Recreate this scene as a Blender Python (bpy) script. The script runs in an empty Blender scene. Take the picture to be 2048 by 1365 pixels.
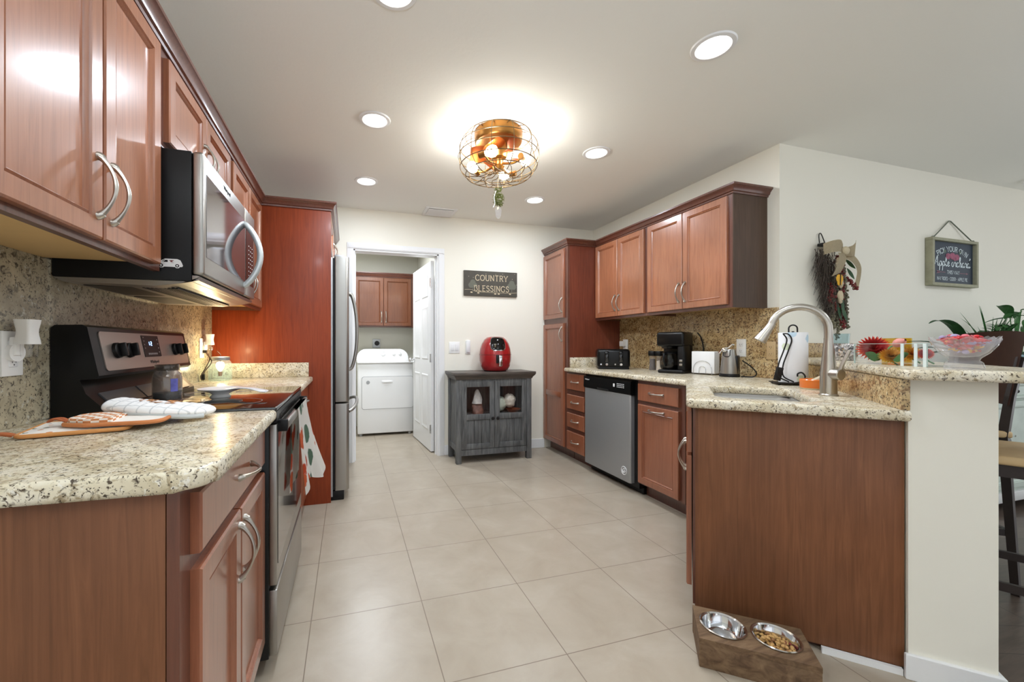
import bpy, bmesh, math, random
from mathutils import Vector, Matrix
random.seed(7)
R = math.radians
SC = bpy.context.scene
COL = SC.collection
CEIL, XL, XR, YB, YD = 2.465, -.885, 2.72, 4.06, 1.955

# ------------------------------------------------------------------ camera
cd = bpy.data.cameras.new('camera')
cam = bpy.data.objects.new('camera', cd); COL.objects.link(cam)
cd.sensor_width = 36; cd.sensor_fit = 'HORIZONTAL'
cd.lens = 805.26 / 2048 * 36
cd.shift_x = (1024 - 935.8) / 2048
cd.shift_y = (691.2 - 682.5) / 2048
cd.clip_start = .02
cam.location = (0, 0, 1.135)
cam.rotation_euler = (R(90), 0, -.2888)
SC.camera = cam

# ------------------------------------------------------------------ world, big lights, exposure
w = bpy.data.worlds.new('daylight'); SC.world = w; w.use_nodes = True
w.node_tree.nodes['Background'].inputs[0].default_value = (.93, .96, 1, 1)
w.node_tree.nodes['Background'].inputs[1].default_value = .65
SC.view_settings.view_transform = 'Standard'
SC.view_settings.look = 'None'
SC.view_settings.gamma = 1
SC.view_settings.exposure = 0.12
try: SC.view_settings.use_curve_mapping = False
except Exception: pass
SC.cycles.use_denoising = True
try: SC.cycles.denoiser = 'OPENIMAGEDENOISE'
except Exception: pass
SC.cycles.sample_clamp_indirect = 6
SC.cycles.max_bounces = 10
SC.cycles.transparent_max_bounces = 12

def area_light(name, loc, rot, size, power, color=(1, 1, 1), shape='DISK', size_y=None):
    l = bpy.data.lights.new(name, 'AREA'); l.energy = power; l.color = color
    l.shape = shape; l.size = size
    if size_y: l.size_y = size_y
    o = bpy.data.objects.new(name, l); COL.objects.link(o)
    o.location = loc; o.rotation_euler = rot
    return o
# daylight through the living-room windows behind the camera and the glazed dining side
area_light('rear_window_daylight', (1.2, -3.9, 1.15), (R(90), 0, 0), 6.5, 24, (.9, .975, 1.05), 'RECTANGLE', 2.2)
area_light('dining_window_daylight', (6.95, -.7, 1.25), (R(90), 0, R(90)), 4.0, 24, (.93, .97, 1), 'RECTANGLE', 2.1)

# added fill lights, unseen behind the camera, aimed up to brighten the ceiling
area_light('ceiling_bounce_fill', (.0, -.5, 1.8), (R(180), 0, 0), 1.0, 37, (.87, .975, 1.10))
area_light('ceiling_bounce_fill', (3.6, -.6, 1.75), (R(180), 0, 0), 1.0, 18, (.9, .98, 1.06))

# ------------------------------------------------------------------ helpers
def s2l(c):
    return c / 12.92 if c <= .04045 else ((c + .055) / 1.055) ** 2.4
def C(r, g, b): return (s2l(r / 255), s2l(g / 255), s2l(b / 255), 1)

class M:
    """collects shapes in one bmesh"""
    def __init__(s): s.bm = bmesh.new()
    def box(s, a, b, bev=0, seg=2):
        x0, y0, z0 = [min(p, q) for p, q in zip(a, b)]; x1, y1, z1 = [max(p, q) for p, q in zip(a, b)]
        v = [s.bm.verts.new(p) for p in ((x0,y0,z0),(x1,y0,z0),(x1,y1,z0),(x0,y1,z0),(x0,y0,z1),(x1,y0,z1),(x1,y1,z1),(x0,y1,z1))]
        f = [s.bm.faces.new([v[i] for i in q]) for q in ((3,2,1,0),(4,5,6,7),(0,1,5,4),(1,2,6,5),(2,3,7,6),(3,0,4,7))]
        if bev:
            es = list({e for ff in f for e in ff.edges})
            bmesh.ops.bevel(s.bm, geom=es, offset=bev, segments=seg, profile=.5, affect='EDGES')
        return s
    def obox(s, c, size, rot, bev=0):
        t = M(); t.box([-q / 2 for q in size], [q / 2 for q in size], bev)
        t.bm.transform(Matrix.Translation(c) @ rot.to_4x4()); s.add(t); return s
    def add(s, t):
        me = bpy.data.meshes.new('t'); t.bm.to_mesh(me); s.bm.from_mesh(me); bpy.data.meshes.remove(me); return s
    def ring(s, pts): return [s.bm.verts.new(p) for p in pts]
    def bridge(s, a, b):
        n = len(a)
        for i in range(n):
            try: s.bm.faces.new((a[i], a[(i + 1) % n], b[(i + 1) % n], b[i]))
            except ValueError: pass
    def cap(s, a, rev=False):
        try: s.bm.faces.new(a[::-1] if rev else a)
        except ValueError: pass
    def tube(s, pts, r, seg=10, caps=True, flat=None):
        pts = [Vector(p) for p in pts]; n = len(pts)
        rad = r if isinstance(r, (list, tuple)) else [r] * n
        prev = None; nrm = None; rings = []
        for i in range(n):
            t = (pts[min(i + 1, n - 1)] - pts[max(i - 1, 0)])
            t = t.normalized() if t.length > 1e-9 else Vector((0, 0, 1))
            if nrm is None:
                a = Vector((0, 0, 1)) if abs(t.z) < .9 else Vector((1, 0, 0))
                nrm = t.cross(a).normalized()
            else:
                nrm = (nrm - t * nrm.dot(t));  nrm = nrm.normalized() if nrm.length > 1e-6 else t.orthogonal().normalized()
            bn = t.cross(nrm)
            k = flat if flat else 1
            rings.append(s.ring([pts[i] + (nrm * math.cos(q) + bn * math.sin(q) * k) * rad[i] for q in [2 * math.pi * j / seg for j in range(seg)]]))
        for a, b in zip(rings, rings[1:]): s.bridge(a, b)
        if caps: s.cap(rings[0], True); s.cap(rings[-1])
        return s
    def cyl(s, p0, p1, r0, r1=None, seg=24, caps=True):
        return s.tube([p0, p1], [r0, r0 if r1 is None else r1], seg, caps)
    def lathe(s, prof, c=(0, 0, 0), seg=32, rx=1, ry=1):
        rings = []
        for r, z in prof:
            if r < 1e-6: rings.append([s.bm.verts.new((c[0], c[1], c[2] + z))])
            else: rings.append(s.ring([(c[0] + rx * r * math.cos(2*math.pi*j/seg), c[1] + ry * r * math.sin(2*math.pi*j/seg), c[2] + z) for j in range(seg)]))
        for a, b in zip(rings, rings[1:]):
            if len(a) == 1 and len(b) == 1: continue
            if len(a) == 1:
                for i in range(seg): s.bm.faces.new((a[0], b[(i + 1) % seg], b[i]))
            elif len(b) == 1:
                for i in range(seg): s.bm.faces.new((a[i], a[(i + 1) % seg], b[0]))
            else: s.bridge(a, b)
        return s
    def sphere(s, c, r, seg=16, rot=None):
        rr = r if isinstance(r, (list, tuple)) else (r, r, r)
        m = Matrix.Translation(c) @ (rot.to_4x4() if rot else Matrix.Identity(4)) @ Matrix.Diagonal((*rr, 1))
        bmesh.ops.create_uvsphere(s.bm, u_segments=seg, v_segments=max(6, seg * 2 // 3), radius=1, matrix=m); return s
    def prism(s, poly, z0, z1, bev=0, seg=3):
        a = s.ring([(x, y, z0) for x, y in poly]); b = s.ring([(x, y, z1) for x, y in poly])
        s.bridge(a, b); s.cap(a, True); s.cap(b)
        if bev:
            es = [e for e in s.bm.edges if e.verts[0] in set(a + b) and e.verts[1] in set(a + b) and abs(e.verts[0].co.z - e.verts[1].co.z) < 1e-6]
            bmesh.ops.bevel(s.bm, geom=es, offset=bev, segments=seg, profile=.5, affect='EDGES')
        return s
    def grid(s, fn, nu, nv, closed=False):
        V = [[s.bm.verts.new(fn(i / nu, j / nv)) for j in range(nv + 1)] for i in range(nu + 1)]
        for i in range(nu):
            for j in range(nv): s.bm.faces.new((V[i][j], V[i+1][j], V[i+1][j+1], V[i][j+1]))
        return s
    def xf(s, m): s.bm.transform(m); return s
    def thick(s, t):
        g = s.bm.faces[:]
        bmesh.ops.solidify(s.bm, geom=g, thickness=t); return s
    def mat(s, i):
        for f in s.bm.faces:
            if f.material_index == 0: f.material_index = i
        return s

def tag(o, label, cat, group=None, kind=None):
    o['label'] = label; o['category'] = cat
    if group: o['group'] = group
    if kind: o['kind'] = kind
    return o
def thing(name, label, cat, loc=(0, 0, 0), rotz=0, group=None):
    o = bpy.data.objects.new(name, None); COL.objects.link(o)
    o.location = loc; o.rotation_euler = (0, 0, rotz); o.empty_display_size = .05
    tag(o, label, cat, group); return o
def base_matrix(o):
    while o.parent: o = o.parent
    return Matrix.Translation(o.location) @ Matrix.Rotation(o.rotation_euler.z, 4, 'Z')
def obj(name, m, mat, parent=None, local=False, smooth=35, label=None):
    """one mesh object; shapes given in world space unless local=True"""
    if parent and not local: m.bm.transform(base_matrix(parent).inverted())
    bmesh.ops.recalc_face_normals(m.bm, faces=m.bm.faces[:])
    me = bpy.data.meshes.new(name); m.bm.to_mesh(me); m.bm.free()
    for q in (mat if isinstance(mat, (list, tuple)) else [mat]): me.materials.append(q)
    if smooth:
        me.shade_smooth(); me.set_sharp_from_angle(angle=R(smooth))
    o = bpy.data.objects.new(name, me); COL.objects.link(o)
    if parent: o.parent = parent
    if label: o['label'] = label
    return o
def struct(name, m, mat, smooth=0, parent=None):
    o = obj(name, m, mat, parent, smooth=smooth)
    if not parent: o['kind'] = 'structure'
    return o
def single(name, m, mat, label, cat, group=None, smooth=35, kind=None):
    return tag(obj(name, m, mat, None, smooth=smooth), label, cat, group, kind)
def dup(root, loc, rotz=None, label=None, name=None):
    r = root.copy(); COL.objects.link(r); r.location = loc
    if rotz is not None: r.rotation_euler = (0, 0, rotz)
    if label: r['label'] = label
    for ch in list(root.children):
        c = ch.copy(); COL.objects.link(c); c.parent = r
        for g in ch.children:
            d = g.copy(); COL.objects.link(d); d.parent = c
    return r

def catmull(P, n=8):
    P = [Vector(p) for p in P]; out = []
    Q = [2 * P[0] - P[1]] + P + [2 * P[-1] - P[-2]]
    for i in range(1, len(Q) - 2):
        a, b, c, d = Q[i-1], Q[i], Q[i+1], Q[i+2]
        for k in range(n):
            t = k / n
            out.append(.5 * ((2*b) + (c-a)*t + (2*a-5*b+4*c-d)*t*t + (-a+3*b-3*c+d)*t**3))
    out.append(P[-1]); return out
def rrect(x0, x1, y0, y1, r, n=5):
    out = []
    for cx, cy, a0 in ((x1-r, y1-r, 0), (x0+r, y1-r, 90), (x0+r, y0+r, 180), (x1-r, y0+r, 270)):
        for k in range(n + 1):
            a = R(a0 + 90 * k / n); out.append((cx + r * math.cos(a), cy + r * math.sin(a)))
    return out
def round_poly(pts, n=6):
    """pts: (x, y, r) corners rounded by r"""
    out = []; N = len(pts)
    for i, (x, y, r) in enumerate(pts):
        p = Vector((x, y)); 
        if r <= 0: out.append((x, y)); continue
        a = (Vector(pts[i-1][:2]) - p).normalized(); b = (Vector(pts[(i+1) % N][:2]) - p).normalized()
        ang = a.angle(b); d = r / math.tan(ang / 2)
        c = p + (a + b).normalized() * (r / math.sin(ang / 2))
        s, e = p + a * d - c, p + b * d - c
        a0 = math.atan2(s.y, s.x); a1 = math.atan2(e.y, e.x)
        while a1 - a0 > math.pi: a1 -= 2 * math.pi
        while a1 - a0 < -math.pi: a1 += 2 * math.pi
        for k in range(n + 1):
            t = a0 + (a1 - a0) * k / n; out.append((c.x + r * math.cos(t), c.y + r * math.sin(t)))
    return out
def sweep(m, path, prof):
    """prof (out, up) swept along horizontal path [(x,y,z)], out = right-hand side of travel; mitred"""
    n = len(path); rings = []
    P = [Vector(p[:2]) for p in path]
    for i in range(n):
        d0 = (P[i] - P[i-1]).normalized() if i else (P[1] - P[0]).normalized()
        d1 = (P[i+1] - P[i]).normalized() if i < n - 1 else d0
        n0 = Vector((d0.y, -d0.x)); n1 = Vector((d1.y, -d1.x))
        b = (n0 + n1).normalized(); k = 1 / max(.2, b.dot(n0))
        rings.append(m.ring([(P[i].x + b.x*k*o, P[i].y + b.y*k*o, path[i][2] + u) for o, u in prof]))
    for a, b in zip(rings, rings[1:]): m.bridge(a, b)
    m.cap(rings[0], True); m.cap(rings[-1]); return m
def plate(m, o, u, v, rings, flip=False):
    """nested rectangles: rings of (x0,x1,y0,y1,depth) in the u,v plane at o, depth along n = u x v"""
    o, u, v = Vector(o), Vector(u), Vector(v); n = u.cross(v); prev = None; first = None
    for x0, x1, y0, y1, d in rings:
        r = m.ring([o + u*x + v*y + n*d for x, y in ((x0,y0),(x1,y0),(x1,y1),(x0,y1))])
        if prev: m.bridge(prev, r)
        else: first = r
        prev = r
    m.cap(prev); m.cap(first, True); return m
def door_leaf(m, o, u, v, w, h, t=.02, st=.058, flat=False):
    """recessed-panel door with an inner bead; a slab with eased edges when flat"""
    rg = [(0, w, 0, h, 0), (0, w, 0, h, t - .004), (.004, w-.004, .004, h-.004, t)]
    if not flat:
        for i, d in ((st-.014, t), (st-.011, t-.0055), (st-.006, t-.0025), (st-.002, t-.0075), (st, t-.0115)):
            rg.append((i, w-i, i, h-i, d))
    return plate(m, o, u, v, rg)
def pull(m, p, along, out, L=.14, rise=.034, k=1.0):
    p, along, out = Vector(p), Vector(along).normalized(), Vector(out).normalized()
    pts, rad = [], []
    N = 18
    for i in range(N + 1):
        t = i / N; a = math.sin(math.pi * t)
        pts.append(p + along * (t - .5) * L + out * (rise * (a ** .75) + .001))
        rad.append((.0042 + .0048 * abs(2*t-1) ** 5 + .0012 * max(0, 1 - abs(t - .5) * 5)) * k)
    m.tube(pts, rad, 10)
    for e in (-1, 1):
        q = p + along * e * L / 2
        m.tube([q, q + out * .004, q + out * .012 - along * e * .004], [.0095*k, .009*k, .006*k], 12)
    return m
def text_mesh(s, size, o, u, v, depth=.0008, align='CENTER', shear=0, xs=1):
    cu = bpy.data.curves.new('lettering', 'FONT'); cu.body = s; cu.size = size; cu.align_x = align; cu.align_y = 'CENTER'
    cu.extrude = depth; cu.shear = shear; cu.resolution_u = 3
    ob = bpy.data.objects.new('lettering', cu); COL.objects.link(ob)
    bpy.context.view_layer.update()
    dg = bpy.context.evaluated_depsgraph_get()
    me = bpy.data.meshes.new_from_object(ob.evaluated_get(dg))
    m = M(); m.bm.from_mesh(me)
    bpy.data.objects.remove(ob); bpy.data.curves.remove(cu); bpy.data.meshes.remove(me)
    o, u, v = Vector(o), Vector(u), Vector(v); n = u.cross(v)
    mt = Matrix((( u.x*xs, v.x, n.x, o.x), (u.y*xs, v.y, n.y, o.y), (u.z*xs, v.z, n.z, o.z), (0, 0, 0, 1)))
    return m.xf(mt)

# stroke lettering (serif capitals and a brush script) drawn with pen paths
CAPS = {
 'A': (.8, [[(0,0),(.4,1),(.8,0)], [(.16,.38),(.64,.38)]], [(0,0),(.8,0)]),
 'B': (.62, [[(.08,0),(.08,1)], '~(.08,1)(.45,.98)(.52,.76)(.4,.55)(.08,.53)', '~(.08,.53)(.5,.5)(.6,.26)(.45,.02)(.08,0)'], [(.04,0),(.04,1)]),
 'C': (.72, ['~(.68,.78)(.56,.96)(.36,1)(.1,.85)(0,.5)(.1,.14)(.36,0)(.58,.05)(.7,.22)'], []),
 'D': (.74, [[(.08,0),(.08,1)], '~(.08,1)(.5,.95)(.72,.5)(.5,.05)(.08,0)'], [(.04,0),(.04,1)]),
 'E': (.58, [[(.08,0),(.08,1)], [(.08,1),(.55,1)], [(.08,.53),(.44,.53)], [(.08,0),(.58,0)]], [(.04,0),(.04,1)]),
 'G': (.76, ['~(.68,.78)(.56,.96)(.36,1)(.1,.85)(0,.5)(.1,.14)(.36,0)(.58,.04)(.66,.16)', [(.66,.42),(.66,.08)]], [(.62,.42)]),
 'H': (.72, [[(.08,0),(.08,1)], [(.64,0),(.64,1)], [(.08,.52),(.64,.52)]], [(.08,0),(.08,1),(.64,0),(.64,1)]),
 'I': (.2, [[(.1,0),(.1,1)]], [(.1,0),(.1,1)]),
 'K': (.68, [[(.08,0),(.08,1)], [(.6,1),(.08,.42)], [(.26,.6),(.66,0)]], [(.08,0),(.08,1),(.64,0)]),
 'L': (.56, [[(.08,0),(.08,1)], [(.08,0),(.55,0)]], [(.06,1),(.06,0)]),
 'N': (.74, [[(.08,0),(.08,1)], [(.08,1),(.66,0)], [(.66,0),(.66,1)]], [(.08,0),(.66,1),(.05,1)]),
 'O': (.8, ['~(.4,1)(.12,.86)(0,.5)(.12,.14)(.4,0)(.68,.14)(.8,.5)(.68,.86)(.4,1)'], []),
 'P': (.6, [[(.08,0),(.08,1)], '~(.08,1)(.48,.97)(.57,.73)(.45,.49)(.08,.46)'], [(.08,0),(.04,1)]),
 'R': (.68, [[(.08,0),(.08,1)], '~(.08,1)(.48,.97)(.57,.75)(.45,.53)(.08,.5)', [(.34,.5),(.66,0)]], [(.08,0),(.04,1),(.64,0)]),
 'S': (.56, ['~(.5,.82)(.4,.97)(.24,1)(.06,.88)(.08,.66)(.3,.53)(.5,.38)(.52,.14)(.32,0)(.12,.04)(.02,.2)'], []),
 'T': (.68, [[(.34,0),(.34,1)], [(.02,1),(.66,1)]], [(.34,0)]),
 'U': (.72, ['~(.08,1)(.08,.4)(.16,.08)(.37,0)(.58,.08)(.66,.4)(.66,1)'], [(.08,1),(.66,1)]),
 'W': (1.0, [[(0,1),(.26,0),(.5,.9),(.74,0),(1,1)]], [(0,1),(1,1)]),
 'Y': (.68, [[(0,1),(.34,.48),(.68,1)], [(.34,.48),(.34,0)]], [(.34,0),(0,1),(.68,1)]),
 '.': (.3, ['~(.15,.42)(.08,.5)(.15,.58)(.22,.5)(.15,.42)'], [])}
SCRIPT = {
 'A': (1.15, ['~(-.25,.15)(0,0)(.25,.5)(.6,1.6)(.8,2.1)(.82,1.3)(.85,.3)(1.0,0)(1.2,.2)', '~(.15,.65)(.5,.75)(1.0,.7)']),
 'p': (.72, ['~(0,.3)(.2,1)(.17,.1)(.1,-.85)(.0,-.95)', '~(.18,.5)(.4,1)(.6,.8)(.55,.25)(.35,.02)(.2,.2)', '~(.4,.03)(.6,.1)(.74,.3)']),
 'l': (.5, ['~(0,.25)(.25,1.0)(.42,1.9)(.3,2.15)(.18,1.7)(.15,.5)(.28,.0)(.52,.25)']),
 'e': (.6, ['~(0,.3)(.35,.5)(.48,.8)(.33,1)(.13,.75)(.12,.25)(.3,0)(.62,.28)']),
 'o': (.66, ['~(.35,1)(.1,.8)(.05,.35)(.25,0)(.5,.25)(.5,.75)(.33,1)(.45,.8)(.68,.85)']),
 'r': (.55, ['~(0,.7)(.15,1.1)(.2,.85)(.42,.9)(.36,.35)(.42,.03)(.58,.25)']),
 'c': (.56, ['~(.48,.8)(.32,1)(.1,.75)(.08,.25)(.28,0)(.58,.28)']),
 'h': (.74, ['~(0,.28)(.25,1.1)(.4,1.95)(.28,2.15)(.17,1.6)(.12,0)', '~(.14,.3)(.35,.95)(.52,.85)(.48,.2)(.58,.02)(.76,.28)']),
 'a': (.72, ['~(.5,.85)(.3,1)(.08,.7)(.08,.2)(.25,0)(.45,.35)(.55,.95)(.5,.25)(.58,.02)(.74,.28)']),
 'd': (.8, ['~(.5,.8)(.3,1)(.08,.7)(.08,.2)(.25,0)(.48,.4)(.62,1.6)(.75,2.1)(.85,1.8)', '~(.62,1.6)(.52,.3)(.62,.02)(.85,.3)'])}
def pen(s):
    if isinstance(s, str):
        return catmull([tuple(map(float, q.split(','))) + (0,) for q in s[2:-1].split(')(')], 5)
    return [Vector((*p, 0)) for p in s]
def ribbon(m, pts, wd, mapf):
    n = len(pts)
    L, Rr = [], []
    for i in range(n):
        t = (pts[min(i+1, n-1)] - pts[max(i-1, 0)]); t = t.normalized() if t.length > 1e-9 else Vector((1,0,0))
        q = Vector((-t.y, t.x, 0)) * wd / 2
        L.append(pts[i] + q); Rr.append(pts[i] - q)
    V = [(m.bm.verts.new(mapf(a)), m.bm.verts.new(mapf(b))) for a, b in zip(L, Rr)]
    for a, b in zip(V, V[1:]): m.bm.faces.new((a[0], a[1], b[1], b[0]))
def letters(m, s, h, mapf, wd=.12, gap=.2, table=CAPS, serif=True):
    """draw s centred on x=0, cap height h; mapf maps (x, y) on the board to 3-D"""
    W = sum((table[c][0] + gap) if c in table else .45 for c in s) - gap
    x = -W / 2
    for c in s:
        if c not in table: x += .45; continue
        e = table[c]
        for st in e[1]:
            P = pen(st); P = [Vector(((p.x + x) * h, p.y * h, 0)) for p in P]
            ribbon(m, P, wd * h, mapf)
        if serif and len(e) > 2:
            for sx, sy in e[2]:
                ribbon(m, [Vector(((x + sx - .12) * h, sy * h, 0)), Vector(((x + sx + .12) * h, sy * h, 0))], wd * .55 * h, mapf)
        x += e[0] + gap
    return m

# ------------------------------------------------------------------ materials
def new_mat(name):
    m = bpy.data.materials.new(name); m.use_nodes = True
    nt = m.node_tree; return m, nt, nt.nodes['Principled BSDF']
def N(nt, t, **kw):
    n = nt.nodes.new(t)
    for k, v in kw.items(): setattr(n, k, v)
    return n
def pos(nt, scale=(1, 1, 1), rot=(0, 0, 0)):
    g = N(nt, 'ShaderNodeNewGeometry'); mp = N(nt, 'ShaderNodeMapping')
    mp.inputs['Scale'].default_value = scale; mp.inputs['Rotation'].default_value = rot
    nt.links.new(g.outputs['Position'], mp.inputs['Vector']); return mp.outputs['Vector']
def noise(nt, vec, scale, detail=4, rough=.55, dist=0):
    n = N(nt, 'ShaderNodeTexNoise'); n.inputs['Scale'].default_value = scale
    n.inputs['Detail'].default_value = detail; n.inputs['Roughness'].default_value = rough
    n.inputs['Distortion'].default_value = dist
    nt.links.new(vec, n.inputs['Vector']); return n.outputs['Fac']
def ramp(nt, fac, stops):
    r = N(nt, 'ShaderNodeValToRGB'); e = r.color_ramp.elements
    while len(e) < len(stops): e.new(.5)
    for q, (p, c) in zip(e, stops): q.position = p; q.color = c
    nt.links.new(fac, r.inputs['Fac']); return r.outputs['Color']
def mix(nt, fac, a, b, mode='MIX'):
    n = N(nt, 'ShaderNodeMix', data_type='RGBA', blend_type=mode)
    for k, v in ((0, fac), (6, a), (7, b)):
        if isinstance(v, (int, float, tuple)): n.inputs[k].default_value = v
        else: nt.links.new(v, n.inputs[k])
    return n.outputs[2]
def bump(nt, bs, h, strength=.2, dist=.002):
    b = N(nt, 'ShaderNodeBump'); b.inputs['Strength'].default_value = strength; b.inputs['Distance'].default_value = dist
    nt.links.new(h, b.inputs['Height']); nt.links.new(b.outputs['Normal'], bs.inputs['Normal'])
def pbr(name, col, rough=.5, metal=0, var=0, vs=12, coat=0, spec=None, bmp=0, bs_=200, trans=0, ior=None, sheen=0):
    m, nt, b = new_mat(name)
    b.inputs['Base Color'].default_value = col; b.inputs['Roughness'].default_value = rough; b.inputs['Metallic'].default_value = metal
    if coat: b.inputs['Coat Weight'].default_value = coat; b.inputs['Coat Roughness'].default_value = .12
    if spec is not None: b.inputs['Specular IOR Level'].default_value = spec
    if trans: b.inputs['Transmission Weight'].default_value = trans
    if ior: b.inputs['IOR'].default_value = ior
    if sheen: b.inputs['Sheen Weight'].default_value = sheen
    v = pos(nt) if (var or bmp) else None
    if var:
        f = noise(nt, v, vs, 5)
        d = tuple(max(0, q * (1 - var)) for q in col[:3]) + (1,); l = tuple(min(1, q * (1 + var)) for q in col[:3]) + (1,)
        nt.links.new(ramp(nt, f, [(.3, d), (.7, l)]), b.inputs['Base Color'])
    if bmp: bump(nt, b, noise(nt, v, bs_, 3), bmp)
    return m
def wood(name, c0, c1, c2, rough=.28, coat=.35, sc=(34, 34, 1.7), blotch=3.0):
    m, nt, b = new_mat(name)
    v = pos(nt, sc); f1 = noise(nt, v, 2.2, 6, .6, 1.2)
    v2 = pos(nt, (1, 1, .45)); f2 = noise(nt, v2, blotch, 3, .5, .4)
    g = ramp(nt, f1, [(.28, c0), (.5, c1), (.75, c2)])
    bl = ramp(nt, f2, [(.3, (.82, .82, .82, 1)), (.7, (1.14, 1.12, 1.08, 1))])
    nt.links.new(mix(nt, 1.0, g, bl, 'MULTIPLY'), b.inputs['Base Color'])
    b.inputs['Roughness'].default_value = rough
    b.inputs['Coat Weight'].default_value = coat; b.inputs['Coat Roughness'].default_value = .14
    if coat < .1: b.inputs['Specular IOR Level'].default_value = .3
    bump(nt, b, f1, .03, .001)
    return m
def granite(name, creams, dark, mid, white, k=0.0, stretch=(1, 1, 1), rough=.26):
    """creamy stone with brown-grey patches, pale crystals and dark flecks; k raises the share of dark"""
    m, nt, b = new_mat(name)
    v = pos(nt, stretch)
    big = noise(nt, v, 14, 4, .55, .5); patch = noise(nt, v, 48, 4, .6, .7); cry = noise(nt, v, 70, 3, .55, .4)
    fl = noise(nt, v, 105, 3, .6, .6); fl2 = noise(nt, v, 190, 2, .5, .4); sp = noise(nt, v, 38, 5, .66, 1.2)
    base = ramp(nt, big, [(.34, creams[0]), (.5, creams[1]), (.66, creams[2])])
    def mask(f, t, w_=.05): return ramp(nt, f, [(t - k, (0, 0, 0, 1)), (t - k + w_, (1, 1, 1, 1))])
    c = mix(nt, mask(patch, .55, .09), base, mid)
    c = mix(nt, mask(cry, .62 + 2 * k, .06), c, white)
    c = mix(nt, mask(sp, .60, .08), c, tuple((p + q) / 2 for p, q in zip(dark, mid)))
    c = mix(nt, mask(fl, .572, .08), c, dark)
    c = mix(nt, mask(fl2, .62, .07), c, tuple(q * .6 for q in dark[:3]) + (1,))
    nt.links.new(c, b.inputs['Base Color'])
    b.inputs['Roughness'].default_value = rough; b.inputs['Specular IOR Level'].default_value = .3; b.inputs['Coat Weight'].default_value = .04; b.inputs['Coat Roughness'].default_value = .08
    return m
def emit(name, col, st):
    m, nt, b = new_mat(name)
    b.inputs['Base Color'].default_value = (0, 0, 0, 1)
    b.inputs['Emission Color'].default_value = col; b.inputs['Emission Strength'].default_value = st; return m
def glass(name, col=(1, 1, 1, 1), rough=.0, ior=1.45, frost=0):
    """thin clear glass: lets light straight through, mirrors at grazing angles"""
    m, nt, b = new_mat(name)
    out = nt.nodes['Material Output']
    tr = N(nt, 'ShaderNodeBsdfTransparent'); tr.inputs[0].default_value = col
    gl = N(nt, 'ShaderNodeBsdfGlossy'); gl.inputs['Roughness'].default_value = rough
    fr = N(nt, 'ShaderNodeFresnel'); gg = N(nt, 'ShaderNodeNewGeometry'); mr = N(nt, 'ShaderNodeMapRange')
    mr.inputs['To Min'].default_value = ior; mr.inputs['To Max'].default_value = 1 / ior
    nt.links.new(gg.outputs['Backfacing'], mr.inputs['Value']); nt.links.new(mr.outputs[0], fr.inputs['IOR'])
    mx = N(nt, 'ShaderNodeMixShader')
    nt.links.new(fr.outputs[0], mx.inputs[0]); nt.links.new(tr.outputs[0], mx.inputs[1]); nt.links.new(gl.outputs[0], mx.inputs[2])
    res = mx.outputs[0]
    if frost:
        df = N(nt, 'ShaderNodeBsdfDiffuse'); df.inputs[0].default_value = (.9, .9, .92, 1); m2 = N(nt, 'ShaderNodeMixShader'); m2.inputs[0].default_value = frost
        nt.links.new(res, m2.inputs[1]); nt.links.new(df.outputs[0], m2.inputs[2]); res = m2.outputs[0]
    nt.links.new(res, out.inputs['Surface']); return m
def checks(name, c0, c1, cell, line=.12, grid_only=True, rough=.9):
    """woven check: thin lines, or filled squares, in the object's own x-y"""
    m, nt, b = new_mat(name)
    tc = N(nt, 'ShaderNodeTexCoord')
    if grid_only:
        t = N(nt, 'ShaderNodeTexBrick', offset=0.0)
        t.inputs['Scale'].default_value = 1; t.inputs['Brick Width'].default_value = cell; t.inputs['Row Height'].default_value = cell
        t.inputs['Mortar Size'].default_value = cell * line / 2; t.inputs['Mortar Smooth'].default_value = .1
        t.inputs['Color1'].default_value = c0; t.inputs['Color2'].default_value = c0; t.inputs['Mortar'].default_value = c1
        o = t.outputs['Color']
    else:
        t = N(nt, 'ShaderNodeTexChecker'); t.inputs['Scale'].default_value = 1 / cell
        t.inputs['Color1'].default_value = c0; t.inputs['Color2'].default_value = c1; o = t.outputs['Color']
    nt.links.new(tc.outputs['Object'], t.inputs['Vector']); nt.links.new(o, b.inputs['Base Color'])
    b.inputs['Roughness'].default_value = rough; return m
def blobs(name, basec, cols, scale=9, rough=.9, thr=.42):
    """printed motif cloth: soft round motifs of several colours on a pale ground"""
    m, nt, b = new_mat(name)
    tc = N(nt, 'ShaderNodeTexCoord')
    vo = N(nt, 'ShaderNodeTexVoronoi'); vo.inputs['Scale'].default_value = scale; vo.inputs['Randomness'].default_value = .85
    nt.links.new(tc.outputs['Object'], vo.inputs['Vector'])
    nz = noise(nt, tc.outputs['Object'], scale * 5, 2)
    ad = N(nt, 'ShaderNodeMath', operation='MULTIPLY_ADD'); ad.inputs[1].default_value = .18
    nt.links.new(nz, ad.inputs[0]); nt.links.new(vo.outputs['Distance'], ad.inputs[2])
    mask = ramp(nt, ad.outputs[0], [(thr, (1, 1, 1, 1)), (thr + .04, (0, 0, 0, 1))])
    sp = N(nt, 'ShaderNodeSeparateColor'); nt.links.new(vo.outputs['Color'], sp.inputs[0])
    n = len(cols); st = [(i / n, c) for i, c in enumerate(cols)]
    r = N(nt, 'ShaderNodeValToRGB'); r.color_ramp.interpolation = 'CONSTANT'; e = r.color_ramp.elements
    while len(e) < n: e.new(.5)
    for q, (p, c) in zip(e, st): q.position = p; q.color = c
    nt.links.new(sp.outputs[0], r.inputs[0])
    nt.links.new(mix(nt, mask, basec, r.outputs[0]), b.inputs['Base Color'])
    b.inputs['Roughness'].default_value = rough; return m

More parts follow.
